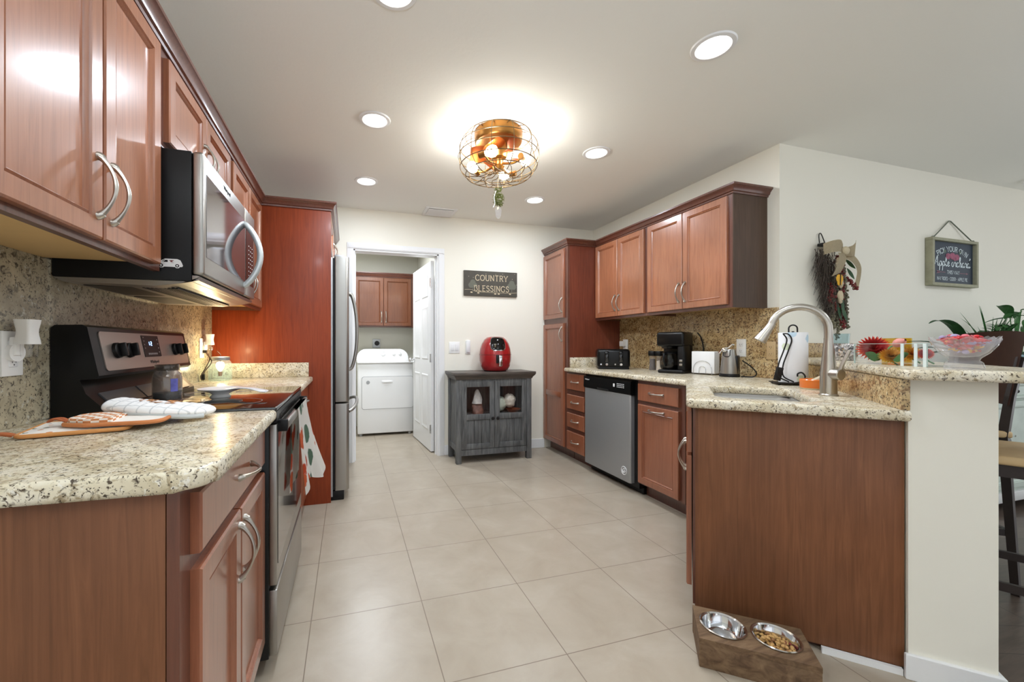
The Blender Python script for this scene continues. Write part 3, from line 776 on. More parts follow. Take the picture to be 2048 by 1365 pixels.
P = round_poly([(-.092, 3.085, .004), (.006, 3.085, .028), (.006, 3.985, .028), (-.092, 3.985, .004)])
d = obj('freezer_drawer', M().prism(P, .075, .708, .003), MT['steel'], f)
pts = catmull([(.004, 3.16, .64), (.034, 3.19, .655), (.062, 3.33, .672), (.070, 3.535, .678), (.062, 3.74, .672), (.034, 3.88, .655), (.004, 3.91, .64)], 6)
obj('handle', M().tube(pts, .0135, 12), MT['steel'], d, label='bowed horizontal steel handle')
m = M(); m.box((-.107, 3.087, .08), (-.093, 3.983, 1.77)); obj('door_gasket', m, MT['blackm'], f)
for y in (3.10, 3.93):
    obj('hinge_cover', M().box((-.10, y, 1.776), (-.03, y + .04, 1.80), .005), MT['steel_d'], f)

# ------------------------------------------------------------------ laundry room contents
dr = thing('clothes_dryer', 'white front-loading clothes dryer in the laundry room doorway', 'dryer', (.11, 5.16, 0))
m = M(); m.box((.11, 5.165, .03), (.80, 5.84, .905), .012, 3); obj('body', m, MT['enamel'], dr)
m = M(); m.box((.103, 5.145, .905), (.807, 5.845, .935), .012, 3); obj('top_panel', m, MT['enamel'], dr)
m = M()
for x in (.15, .76): m.cyl((x, 5.21, 0), (x, 5.21, .03), .022)
for x in (.15, .76): m.cyl((x, 5.78, 0), (x, 5.78, .03), .022)
obj('feet', m, MT['steel_d'], dr)
con = round_poly([(.11, .935, 0), (.80, .935, 0), (.80, 1.085, .12), (.11, 1.085, .12)], 8)
m = M(); a = m.ring([(x, 5.60 - (z - .935) * -.25, z) for x, z in con]); b = m.ring([(x, 5.80, z) for x, z in con]); m.bridge(a, b); m.cap(a); m.cap(b)
con_o = obj('console', m, MT['enamel'], dr)
for x, r in ((.455, .032), (.60, .022), (.682, .022)):
    m = M(); m.tube([(x, 5.633, 1.03), (x, 5.60, 1.022), (x, 5.598, 1.022)], [r, r * .9, r * .8], 20); m.box((x - .004, 5.592, 1.005), (x + .004, 5.60, 1.04))
    obj('knob', m, MT['plastic'], dr)
m = M(); P = rrect(.17, .80, .34, .735, .03)
def fr(m, P, y0, y1):
    a = m.ring([(x, y0, z) for x, z in P]); b = m.ring([(x, y1, z) for x, z in P]); m.bridge(a, b); m.cap(b); m.cap(a); return m
obj('seam', fr(M(), rrect(.158, .799, .335, .745, .03), 5.166, 5.1645), pbr('grey_seam', C(150, 150, 150), .6), dr)
dd = obj('loading_door', fr(M(), rrect(.163, .797, .340, .74, .028), 5.166, 5.158), MT['enamel'], dr)
m = M(); m.grid(lambda s, t: (.40 + .14 * s, 5.157 - .012 * math.sin(math.pi * s) * math.sin(math.pi * t), .655 + .04 * t), 10, 6)
obj('door_pull', m, MT['enamel'], dd)
m = M(); m.cyl((.236, 5.159, .672), (.236, 5.156, .672), .022, seg=24); obj('badge', m, MT['steel_d'], dr)
c = thing('wall_cabinet', 'brown double-door wall cabinet above the dryer in the laundry', 'cabinet', (.10, 5.855, 1.385))
m = M(); m.box((.06, 5.57, 1.385), (.965, 5.855, 2.06)); obj('body', m, MT['cherry_dk'], c)
UB = (1, 0, 0), (0, 0, 1)
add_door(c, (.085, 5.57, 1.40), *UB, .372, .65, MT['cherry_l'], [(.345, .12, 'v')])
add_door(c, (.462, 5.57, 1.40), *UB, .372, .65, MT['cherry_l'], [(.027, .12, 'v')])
m = M(); sweep(m, [(.965, 5.57, 2.06), (.06, 5.57, 2.06)][::-1], CROWN); obj('crown', m, MT['cherry_dk'], c)
o_ = thing('dryer_outlet', 'square grey dryer outlet with black socket on the laundry wall', 'outlet', (.385, 5.858, 1.17))
obj('cover_plate', M().box((.33, 5.85, 1.10), (.435, 5.859, 1.225), .003), MT['steel_d'], o_)
m = M(); m.cyl((.39, 5.851, 1.165), (.39, 5.83, 1.165), .034); obj('socket', m, MT['blackm'], o_)
# added lamp, out of view above the opening, to light the laundry
lm = thing('ceiling_light', 'round flush ceiling light, added unseen to light the laundry room', 'ceiling light', (.25, 4.85, CEIL))
m = M(); m.lathe([(0, -.07), (.10, -.062), (.14, -.03), (.145, 0)], (.25, 4.85, CEIL), 32); obj('shade', m, emit('laundry_fill_glow', (1, .97, .9, 1), 4), lm)
area_light('laundry_fill_light', (.25, 4.85, CEIL - .09), (0, 0, 0), .25, 23, (.92, .98, 1.05))

# ------------------------------------------------------------------ things on the back wall
s = thing('light_switch', 'white two-gang rocker switch plate on the wall right of the doorway', 'switch', (1.058, YB, 1.113))
obj('plate', M().box((1.0, YB - .006, 1.052), (1.116, YB, 1.172), .003), MT['plastic'], s)
for x in (1.035, 1.082): obj('rocker', M().box((x - .016, YB - .010, 1.078), (x + .016, YB - .005, 1.146), .002), MT['enamel'], s)
s = thing('wall_remote', 'small white remote in a wall cradle between switch and air fryer', 'remote', (1.205, YB, 1.115))
obj('cradle', M().box((1.178, YB - .010, 1.045), (1.232, YB, 1.185), .004), MT['plastic'], s)
rm = obj('remote', M().box((1.184, YB - .022, 1.06), (1.226, YB - .009, 1.19), .006), MT['enamel'], s)
sg = thing('wooden_sign', 'dark wooden sign reading COUNTRY BLESSINGS on the cream back wall', 'sign', (1.457, YB, 1.79))
obj('board', M().box((1.158, YB - .024, 1.658), (1.757, YB - .001, 1.922), .003), pbr('charcoal_sign_paint', C(78, 74, 66), .8, var=.12, vs=14), sg)
my = YB - .0255
mp_ = lambda x0, z0: (lambda q: (x0 + q[0], my, z0 + q[1]))
m = letters(M(), 'COUNTRY', .058, mp_(1.463, 1.820), .12, .2); obj('lettering', m, MT['cream'], sg, smooth=0)
m = letters(M(), 'BLESSINGS', .058, mp_(1.463, 1.708), .12, .2); obj('lettering', m, MT['cream'], sg, smooth=0)
m = M(); ribbon(m, catmull([(-.295,.061,0), (-.22,.062,0), (-.17,.045,0), (-.05,.040,0), (.1,.038,0), (.23,.040,0), (.295,.046,0)], 6), .003, mp_(1.458, 1.658))
for x, z in ((-.22,.035), (-.145,.030), (.045,.025), (.085,.026), (.215,.028)):
    m.cap(m.ring([(1.458 + x + a, my, 1.658 + z + b) for a, b in ((-.012,-.005), (.010,-.006), (.012,.005), (-.009,.007))]))
for x, z in ((-.25,.20), (-.2,.19), (-.06,.235), (.05,.235), (.13,.24), (.27,.245), (.24,.19), (.29,.13)):
    m.cap(m.ring([(1.458 + x + .003*math.cos(t), my, 1.658 + z + .003*math.sin(t)) for t in [k*1.05 for k in range(6)]]))
obj('painted_fields', m, MT['cream'], sg, smooth=0)
m = M()
for x, sc in ((-.205, 1), (.235, 1.1)):
    for k in range(3):
        cx, cz, rr = x + (-.02, .018, 0)[k] * sc, .11 + (0, .0, .03)[k] * sc, .03 * sc
        m.cap(m.ring([(1.458 + cx + rr*math.cos(t), my + .0003 * (1 + k), 1.658 + cz + rr*math.sin(t)) for t in [k2*.52 for k2 in range(12)]]))
    m.cap(m.ring([(1.458 + x + a, my, 1.658 + b) for a, b in ((-.004,.05), (.004,.05), (.004,.1), (-.004,.1))]))
obj('painted_trees', m, pbr('muted_grey_green_paint', C(104, 104, 92), .8), sg, smooth=0)

# air vent and ceiling lights
v = thing('air_vent', 'white slatted air-conditioning vent in the ceiling near the doorway', 'vent', (.87, 3.93, CEIL))
m = M()
m.box((.715, 3.80, CEIL - .008), (.745, 4.05, CEIL), .002); m.box((.995, 3.80, CEIL - .008), (1.025, 4.05, CEIL), .002)
m.box((.745, 3.80, CEIL - .008), (.995, 3.828, CEIL), .002); m.box((.745, 4.022, CEIL - .008), (.995, 4.05, CEIL), .002)
obj('frame', m, MT['white'], v)
obj('duct_opening', M().box((.745, 3.828, CEIL - .003), (.995, 4.022, CEIL - .001)), pbr('shaded_duct', C(86, 88, 92), .8), v)
for k in range(6):
    obj('slat', M().obox((.87, 3.846 + k * .031, CEIL - .010), (.25, .015, .002), Matrix.Rotation(R(-28), 3, 'X')), MT['white'], v)
DL = [((.15, 2.43), 'round recessed ceiling light above the range side, middle of its row'),
      ((.14, 3.355), 'round recessed ceiling light nearest the refrigerator'),
      ((.163, 1.52), 'round recessed ceiling light cut by the top edge of the photo'),
      ((1.555, 1.405), 'large round recessed ceiling light above the sink peninsula'),
      ((1.64, 2.41), 'round recessed ceiling light just right of the caged fan'),
      ((1.635, 3.351), 'round recessed ceiling light nearest the pantry, smallest in view'),
      ]
dl0 = None
for (x, y), lab in DL:
    if dl0 is None:
        dl0 = thing('ceiling_light', lab, 'ceiling light', (x, y, CEIL), 0, 'recessed ceiling lights')
        m = M(); m.lathe([(.066, -.002), (.072, -.008), (.088, -.006), (.092, 0)], (0, 0, 0), 40); obj('trim_ring', m, MT['white'], dl0, True)
        m = M(); m.lathe([(0, -.006), (.04, -.0055), (.067, -.003)], (0, 0, 0), 40); obj('lens', m, MT['lens'], dl0, True, label='glowing white lens')
    else: dup(dl0, (x, y, CEIL), 0, lab)
for (x, y), lab in DL[:6] + [((4.2, .3), '')]:
    area_light('downlight', (x, y, CEIL - .012), (0, 0, 0), .13, 8.4, (.87, .975, 1.10))

t = thing('smoke_detector', 'round white ceiling fixture cut by the right photo edge', 'ceiling fixture', (5.27, 1.80, CEIL))
m = M(); m.lathe([(0, -.03), (.04, -.03), (.062, -.022), (.068, 0)], (0, 0, 0), 36); obj('housing', m, MT['white'], t, True)
# caged fan light
fx, fy = .90, 2.36
fn = thing('ceiling_fan', 'caged brass fan light with glowing bulbs on the kitchen ceiling', 'ceiling fan', (fx, fy, CEIL))
m = M(); m.lathe([(0, 0), (.15, 0), (.152, -.012), (.148, -.060), (.14, -.070), (.10, -.074), (0, -.074)], (fx, fy, CEIL), 40)
obj('canopy', m, MT['bronze'], fn)
m = M(); m.lathe([(0, -.07), (.055, -.07), (.058, -.13), (.05, -.16), (.03, -.175), (.03, -.205), (.038, -.215), (.03, -.235), (0, -.24)], (fx, fy, CEIL), 28)
obj('motor', m, MT['bronze'], fn)
for k in range(5):
    a = R(72 * k + 20)
    m = M()
    def bl(s, t, a=a):
        r = .05 + .125 * s; wv = .055 * (.45 + .75 * math.sin(math.pi * min(1, s * .8 + .1))) * (t - .5) * 2
        z = CEIL - .135 + .022 * (t - .5) * 2
        return (fx + r * math.cos(a) - wv * math.sin(a), fy + r * math.sin(a) + wv * math.cos(a), z)
    m.grid(bl, 8, 4).thick(.002); obj('blade', m, MT['copperbl'], fn)
for k in range(4):
    a = R(90 * k + 38); ca, sa = math.cos(a), math.sin(a)
    m = M(); m.tube(catmull([(fx + .03*ca, fy + .03*sa, CEIL - .20), (fx + .10*ca, fy + .10*sa, CEIL - .215), (fx + .150*ca, fy + .150*sa, CEIL - .205), (fx + .168*ca + .012*sa, fy + .168*sa - .012*ca, CEIL - .20)], 5), .007, 10)
    d = Vector((-sa - .15*ca, ca - .15*sa, .1)).normalized(); p = Vector((fx + .168*ca, fy + .168*sa, CEIL - .198))
    m.tube([p - d*.03, p + d*.012], .018, 14)
    so = obj('lamp_socket', m, MT['bronze'], fn)
    m = M()
    m.tube([p + d*.010, p + d*.022, p + d*.042, p + d*.064, p + d*.082, p + d*.09], [.013, .021, .032, .034, .024, .004], 16)
    obj('bulb', m, MT['bulb'], so, label='glowing warm bulb')
    l = bpy.data.lights.new('fan_bulb_light', 'POINT'); l.energy = 5; l.color = (.93, .96, .97); l.shadow_soft_size = .035
    o = bpy.data.objects.new('fan_bulb_light', l); COL.objects.link(o); o.location = p + d * .05 + Vector((0, 0, .05))
m = M()
cp = [(.150, -.012), (.205, -.03), (.240, -.085), (.250, -.15), (.240, -.215), (.205, -.262), (.15, -.285), (.09, -.29)]
def ringc(m, r, z, rad=.0026):
    m.tube([(fx + r*math.cos(t), fy + r*math.sin(t), CEIL + z) for t in [2*math.pi*i/48 for i in range(49)]], rad, 6, False)
for r, z in ((.205, -.03), (.242, -.09), (.250, -.15), (.240, -.215), (.205, -.262), (.09, -.29)): ringc(m, r, z)
for k in range(12):
    a = 2 * math.pi * k / 12
    m.tube(catmull([(fx + r*math.cos(a), fy + r*math.sin(a), CEIL + z) for r, z in cp], 4), .0022, 6, False)
for k in range(10):
    a = 2 * math.pi * k / 10 + .2
    m.tube(catmull([(fx + r*math.cos(a + q), fy + r*math.sin(a + q), CEIL + z) for r, q, z in ((.03, 0, -.235), (.055, .5, -.262), (.075, .9, -.272), (.10, .75, -.285), (.13, .4, -.287), (.17, .2, -.278), (.205, .0, -.262))], 4), .0024, 6, False)
obj('cage', m, pbr('aged_brass_wire', C(104, 82, 50), .4, .7), fn, label='antique brass wire cage')
oz = CEIL - .24
orn = thing('hanging_ornament', 'crystal prism with a ball of dried greenery hanging from the fan', 'ornament', (fx, fy, oz - .29))
m = M(); m.tube(catmull([(fx, fy, oz + .012), (fx + .006, fy, oz - .03), (fx - .004, fy, oz - .07), (fx, fy, oz - .11)], 5), .0016, 6); obj('cord', m, MT['cream'], orn)
m = M()
for k in range(320):
    a, b = random.uniform(0, 6.28), random.uniform(-1.4, 1.4); rr = .028 * random.uniform(.5, 1.1)
    big = k > 50
    cz = oz - .175 if big else oz - .115
    rr *= 1 if big else .6
    p = Vector((fx + rr*math.cos(a)*math.cos(b), fy + rr*math.sin(a)*math.cos(b), cz + rr*math.sin(b) * (1.5 if big else .6)))
    d = Vector((math.cos(a), math.sin(a), random.uniform(-.6, .6))) * .013
    q = d.cross(Vector((0, 0, 1))).normalized() * .0065
    m.bm.faces.new([m.bm.verts.new(x) for x in (p, p + d*.5 + q, p + d, p + d*.5 - q)])
obj('greenery', m, MT['leafg'], orn)
m = M(); m.lathe([(0, 0), (.016, .016), (.022, .052), (.013, .075), (0, .082)], (fx, fy, oz - .30), 8); obj('crystal', m, MT['crystal'], orn, smooth=0)
m = M(); m.tube(catmull([(fx - .02, fy - .01, oz - .13), (fx - .032, fy - .012, oz - .17), (fx - .028, fy - .012, oz - .21), (fx - .04, fy - .012, oz - .235)], 5), .003, 8); obj('ribbon', m, MT['paper'], orn)

# ------------------------------------------------------------------ grey cabinet with air fryer
gx0, gx1, gy0, gy1 = .985, 1.765, 3.695, 4.03
gc = thing('storage_cabinet', 'weathered grey two-door storage cabinet against the cream back wall', 'cabinet', ((gx0 + gx1) / 2, 3.86, 0))
m = M()
m.box((gx0 - .034, gy0 - .034, .848), (gx1 + .034, gy1, .875), .004)
sweep(m, [(gx0 + .0, gy1, .806), (gx0 + .0, gy0, .806), (gx1, gy0, .806), (gx1, gy1, .806)], [(0, 0), (.006, 0), (.008, .012), (.022, .030), (.028, .036), (.028, .043), (0, .043)])
obj('top', m, MT['graytop'], gc, label='dark moulded wooden top')
for x in (gx0, gx1 - .05):
    for y in (gy0, gy1 - .05): obj('leg', M().box((x, y, 0), (x + .05, y + .05, .81), .003), MT['graywood'], gc)
m = M()
m.box((gx0 + .012, gy0 + .05, .14), (gx0 + .024, gy1 - .05, .81)); m.box((gx1 - .024, gy0 + .05, .14), (gx1 - .012, gy1 - .05, .81))
m.box((gx0 + .004, gy0 + .05, .115), (gx0 + .03, gy1 - .05, .17)); m.box((gx1 - .03, gy0 + .05, .115), (gx1 - .004, gy1 - .05, .17))
m.box((gx0 + .02, gy1 - .02, .12), (gx1 - .02, gy1 - .01, .81))
m.box((gx0 + .02, gy0 + .03, .12), (gx1 - .02, gy1 - .02, .138))
m.box((gx0 + .02, gy0 + .03, .44), (gx1 - .02, gy1 - .02, .455))
m.box((gx0 + .05, gy0 + .006, .075), (gx1 - .05, gy0 + .03, .13)); m.box((gx0 + .05, gy0 + .006, .785), (gx1 - .05, gy0 + .03, .81))
obj('carcass', m, MT['graywood'], gc)
mid = (gx0 + gx1) / 2
for x0, x1, kn in ((gx0 + .052, mid - .002, mid - .026), (mid + .002, gx1 - .052, mid + .026)):
    m = M(); y0, y1 = gy0 + .004, gy0 + .024
    m.box((x0, y0, .134), (x0 + .05, y1, .784), .002); m.box((x1 - .05, y0, .134), (x1, y1, .784), .002)
    for z0, z1 in ((.134, .185), (.415, .468), (.732, .784)): m.box((x0 + .05, y0, z0), (x1 - .05, y1, z1), .002)
    W3 = (x1 - x0 - .10) / 3
    for k in range(3): m.box((x0 + .05 + W3 * k + .0015, y0 + .010, .185), (x0 + .05 + W3 * (k + 1) - .0015, y1 - .002, .415), .001)
    d = obj('door', m, MT['graywood'], gc)
    obj('glass_pane', M().box((x0 + .05, y0 + .010, .468), (x1 - .05, y0 + .013, .732)), MT['glass'], d)
    m = M(); z = .425; m.cyl((kn, y0, z), (kn, y0 - .012, z), .007)
    m.lathe([(0, -.0), (.006, 0)], (kn, y0, z), 8)
    for k in range(6):
        a = k * math.pi / 3; m.sphere((kn + .011*math.cos(a), y0 - .016, z + .011*math.sin(a)), (.007, .006, .007), 8)
    m.sphere((kn, y0 - .02, z), (.008, .006, .008), 8)
    obj('knob', m, MT['iron'], d)
# food bags seen through the panes
b = thing('food_bag', 'upright clear and purple food bag behind the left glass pane', 'bag', (1.235, 3.82, .455))
def pouch(m, c, w_, d_, h_, seed=0, nu=20, nv=10, tw=.25):
    rnd = random.Random(seed); ph = [rnd.uniform(0, 6) for _ in range(6)]
    def f(s, t):
        a = 2 * math.pi * s
        k = 1 - (t ** 2.2) * (1 - tw); kd = 1 - t ** 1.5 * .95
        wob = 1 + .06 * math.sin(3*a + ph[0] + 6*t) + .05 * math.sin(5*a + ph[1] - 9*t)
        return (c[0] + w_/2 * k * wob * math.copysign(abs(math.cos(a)) ** .7, math.cos(a)), c[1] + d_/2 * kd * wob * math.sin(a), c[2] + h_ * t)
    m.grid(f, nu, nv); return m
obj('bag_body', pouch(M(), (1.235, 3.82, .4555), .115, .09, .11, 1, tw=.8), pbr('brown_and_purple_print', C(120, 82, 70), .5, var=.5, vs=26), b)
obj('bag_top', pouch(M(), (1.232, 3.82, .555), .10, .07, .14, 2, tw=.2), pbr('clear_plastic_bag', C(206, 202, 198), .25, var=.12, vs=40), b)
b = thing('bread_bag', 'crumpled pale bag of bread behind the right glass pane', 'bag', (1.52, 3.83, .455))
m = M(); m.sphere((1.465, 3.84, .542), (.085, .06, .075), 20)
for vtx in m.bm.verts: vtx.co += Vector((random.uniform(-1, 1), random.uniform(-1, 1), random.uniform(-1, 1))) * .006
obj('bag_body', m, pbr('pale_green_white_plastic', C(196, 204, 188), .3, var=.1, vs=40), b)
m = M(); m.sphere((1.575, 3.815, .572), (.062, .05, .068), 18)
for vtx in m.bm.verts: vtx.co += Vector((random.uniform(-1, 1), random.uniform(-1, 1), random.uniform(-1, 1))) * .007
obj('bag_top', m, pbr('white_plastic_wrap', C(214, 206, 192), .3, var=.18, vs=40), b)
b = thing('serving_bowl', 'shallow terracotta bowl under the bread bag in the grey cabinet', 'bowl', (1.61, 3.80, .4555))
m = M(); m.lathe([(0, 0), (.04, 0), (.075, .035), (.078, .036), (.070, .032), (.04, .006), (0, .006)], (1.61, 3.80, .4555), 28)
obj('bowl', m, pbr('terracotta_glaze', C(140, 76, 50), .35), b)
# air fryer
af = thing('air_fryer', 'red egg-shaped air fryer with chrome handle on the grey cabinet', 'air fryer', (1.43, 3.84, .875), R(-8))
prof = [(0, .006), (.115, .006), (.125, .012), (.148, .05), (.160, .11), (.162, .17), (.154, .225), (.138, .275), (.112, .318), (.085, .340), (.05, .348), (0, .350)]
m = M(); m.lathe(prof, (0, 0, 0), 48); obj('shell', m, MT['red'], af, True)
m = M(); m.lathe([(0, 0), (.11, 0), (.118, .008), (.11, .012), (0, .012)], (0, 0, 0), 32); obj('base', m, MT['blackm'], af, True)
def shell_r(z):
    for (r0, z0), (r1, z1) in zip(prof[1:], prof[2:]):
        if z0 <= z <= z1: return r0 + (r1 - r0) * (z - z0) / max(1e-6, z1 - z0)
    return .08
def on_shell(a, z, off): r = shell_r(z) + off; return (r * math.sin(a), -r * math.cos(a), z)
m = M(); m.lathe([(shell_r(.165) + .0004, .165), (shell_r(.165) + .0012, .1665), (shell_r(.168) + .0004, .168)], (0, 0, 0), 48); obj('drawer_seam', m, MT['blackm'], af, True)
def shield(s, t, off, grow=0):
    z = .215 - grow * .008 + (.130 + grow * .012) * t; wv = (.40 + .22 * t ** .7 + grow * .05) * (1 if t > .12 else .72 + 2.3 * t)
    return on_shell(wv * (s - .5) * 2 * 1.0, min(z, .346), off)
obj('touch_panel', M().grid(lambda s, t: shield(s, t, .0035), 16, 14).thick(.002), MT['blackg'], af, True, label='glossy black touch panel')
obj('panel_trim', M().grid(lambda s, t: shield(s, t, .0015, 1), 16, 14).thick(.002), MT['chrome'], af, True)
m = M(); m.box((-.026, -.172, .085), (.026, -.150, .165), .006); hk = obj('handle_mount', m, MT['blackm'], af, True)
m = M(); m.box((-.004, -.196, .055), (.030, -.172, .163), .007); obj('handle', m, MT['chrome'], af, True, label='chrome drawer handle')

# ------------------------------------------------------------------ right run
ZR = (0, -1, 0), (0, 0, 1)            # right-run fronts face -X
FX = 2.095                              # face-frame plane
pc = thing('pantry_cabinet', 'tall cherry pantry cabinet in the back right corner', 'cabinet', (XR, 3.82, 0))
m = M(); m.box((FX + .02, 3.565, .10), (XR, 4.055, 2.135)); m.box((FX, 3.56, .10), (FX + .02, 4.055, 2.135)); m.box((FX + .075, 3.565, 0), (XR, 4.055, .10))
obj('body', m, MT['cherry_dk'], pc)
obj('end_panel', M().box((FX + .02, 3.558, .10), (XR, 3.5655, 2.135)), MT['panel_red'], pc)
add_door(pc, (FX, 4.045, 1.415), *ZR, .432, .70, MT['cherry'], [(.405, .13, 'v')])
d = add_door(pc, (FX, 4.045, .11), *ZR, .432, 1.25, MT['cherry'], [(.405, 1.14, 'v')])
obj('door_rail', M().box((FX - .0185, 3.67, .60), (FX - .008, 3.988, .655), .003), MT['cherry'], d)
# upper cabinets
for (y0, y1, lab) in ((2.825, 3.56, 'cherry wall cabinet over the toaster, next to the pantry'), (2.04, 2.822, 'cherry wall cabinet with a grey-brown end, over the can opener')):
    c = thing('wall_cabinet', lab, 'cabinet', (XR, (y0 + y1) / 2, 1.386))
    m = M(); m.box((2.44, y0, 1.412), (XR, y1, 2.135)); m.box((2.42, y0, 1.386), (2.44, y1, 2.135)); m.box((2.44, y0, 1.386), (XR, y0 + .016, 1.412)); m.box((2.44, y1 - .016, 1.386), (XR, y1, 1.412))
    obj('body', m, MT['cherry_dk'], c)
    if y0 < 2.5: obj('end_panel', M().box((2.421, y0 - .004, 1.386), (XR, y0 + .001, 2.135)), MT['greypanel'], c, label='grey-brown wood-grain end panel')
    obj('underside', M().box((2.441, y0 + .016, 1.404), (XR - .001, y1 - .016, 1.4115)), MT['maple'], c, label='pale maple underside panel')
    wd_ = (y1 - y0 - .05) / 2
    add_door(c, (2.42, y1 - .014, 1.408), *ZR, wd_, .72, MT['cherry_up'], [(wd_ - .026, .125, 'v')])
    add_door(c, (2.42, y1 - .014 - wd_ - .006, 1.408), *ZR, wd_, .72, MT['cherry_up'], [(.026, .125, 'v')])
m = M(); sweep(m, [(FX, 4.055, 2.135), (FX, 3.558, 2.135), (2.42, 3.558, 2.135), (2.42, 2.036, 2.135), (XR, 2.036, 2.135)], [(o, u) for o, u in CROWN])
single('crown_moulding', m, MT['cherry_dk'], 'dark cherry crown moulding along the pantry and right wall cabinets', 'moulding')
# drawer base
c = thing('drawer_cabinet', 'narrow cherry base cabinet with four stacked drawers beside the pantry', 'cabinet', (XR, 3.4, 0))
m = M(); m.box((FX + .02, 3.24, .10), (XR, 3.556, .876)); m.box((FX, 3.236, .10), (FX + .02, 3.558, .876)); m.box((FX + .075, 3.24, 0), (XR, 3.556, .10)); obj('body', m, MT['cherry_dk'], c)
for z0, z1 in ((.705, .858), (.515, .655), (.333, .475), (.112, .295)):
    add_door(c, (FX, 3.548, z0), *ZR, .302, z1 - z0, MT['cherry'], [(.15, (z1 - z0) / 2, 'u')], True, name='drawer', L=.12)
# dishwasher
d = thing('dishwasher', 'stainless dishwasher with a black control strip under the right counter', 'dishwasher', (XR, 2.9, 0))
obj('tub', M().box((FX + .012, 2.545, .05), (XR - .05, 3.232, .872)), MT['blackm'], d)
obj('kick_plate', M().box((FX + .05, 2.545, .004), (FX + .075, 3.232, .09), .003), MT['blackm'], d)
m = M()
P = round_poly([(FX + .012, 3.222, 0), (FX + .012, 2.60, 0), (FX - .026, 2.60, .012), (FX - .026, 3.222, .012)])
obj('door', M().prism(P, .075, .752, .003), MT['steel_d'], d, label='brushed stainless door')
m = M(); a_ = [(FX + .012, .752), (FX - .026, .752), (FX - .034, .765), (FX - .030, .855), (FX - .02, .862), (FX + .012, .862)]
side_extrude(m, a_, 2.59, 3.226); cpn = obj('control_panel', m, MT['black'], d)
m = M(); m.box((FX - .0345, 2.86, .7545), (FX - .024, 3.02, .772), .003); obj('handle_recess', m, pbr('deep_black_recess', C(6, 6, 6), .6), cpn)
m = M()
for i in range(5):
    for j in range(3): m.box((FX - .0332 - .0, 2.665 + i*.019, .80 + j*.013), (FX - .0325, 2.677 + i*.019, .805 + j*.013))
m.box((FX - .0332, 2.78, .80), (FX - .0325, 2.80, .826))
obj('key_markings', m, MT['paper'], cpn)
obj('lettering', text_mesh('Whirlpool', .016, (FX - .0335, 3.17, .83), (0, -1, 0), (0, 0, 1), .0004), MT['paper'], cpn, smooth=0)
mg = thing('fridge_magnet', 'round white ring magnet at the lower corner of the dishwasher door', 'magnet', (FX - .027, 2.672, .155))
m = M()
def mgp(q, dx=.0): return (FX - .0262 - dx, 2.672 - q[0], .155 + q[1])
for r0, r1 in ((.029, .033), (.0, .0)):
    if r1:
        m.tube([mgp((.031*math.cos(t), .031*math.sin(t)), .0015) for t in [2*math.pi*i/28 for i in range(29)]], .0025, 6, False)
obj('ring', m, MT['paper'], mg)
m = M(); m.tube([mgp((x, y), .0015) for x, y in ((.012,.012), (.0,.017), (-.013,.006), (-.012,-.008), (.002,-.016), (.013,-.008), (.013,.0), (.002,.0))], .0026, 6); m.tube([mgp((x, y), .0015) for x, y in ((-.022,.004), (-.02,-.01), (-.008,-.02))], .002, 6)
obj('symbol', m, MT['paper'], mg)
# pull-out cabinet
c = thing('base_cabinet', 'cherry pull-out base cabinet between the dishwasher and the corner sink', 'cabinet', (XR, 2.33, 0))
m = M(); m.box((FX + .02, 2.115, .10), (XR, 2.54, .876)); m.box((FX, 2.10, .10), (FX + .02, 2.543, .876)); m.box((FX + .075, 2.115, 0), (XR, 2.54, .10)); obj('body', m, MT['cherry_dk'], c)
add_door(c, (FX, 2.527, .725), *ZR, .385, .125, MT['cherry'], [(.19, .065, 'u')], True, name='drawer', L=.13)
add_door(c, (FX, 2.527, .112), *ZR, .385, .585, MT['cherry'], [(.19, .553, 'u')])

# ------------------------------------------------------------------ corner sink peninsula (local x = along the end panel, local y = away from camera)
S2 = math.sqrt(.5); A45 = R(-45)
def uv(u, v, z=0): return (u * S2 + v * S2, -u * S2 + v * S2, z)      # local -> world
VP, VE, UP = 1.940, 1.898, .667      # panel plane, counter end, pony face
sc = thing('sink_cabinet', 'angled cherry sink base cabinet with a broad dark end panel facing the camera', 'cabinet', uv(.33, VP, 0), A45)
def L(m, root): m.bm.transform(Matrix.Rotation(A45, 4, 'Z')); return m     # peninsula frame -> world
V1 = 2.84
m = M(); m.box((.045, VP + .018, .10), (UP - .002, V1, .675)); m.box((.025, VP, .05), (.045, V1, .876)); m.box((.10, VP + .03, 0), (UP - .002, V1, .10)); m.box((.045, VP + .018, .675), (.06, V1, .876))
obj('body', L(m, sc), MT['cherry_dk'], sc)
obj('end_panel', L(M().box((.033, VP, .022), (UP - .004, VP + .018, .876), .001), sc), MT['panel'], sc, label='broad dark red-brown wood-grain end panel')
for v0, near in ((VP + .02, True), (VP + .435, False)):
    o = Vector(uv(.021, v0 + .405, .115)); u = Vector(uv(0, -1))
    add_door(sc, o, u, (0, 0, 1), .405, .55, MT['cherry'], [(.026 if near else .379, .46, 'v')])
    add_door(sc, Vector(uv(.021, v0 + .405, .68)), u, (0, 0, 1), .405, .175, MT['cherry'], (), True, name='false_drawer_front')

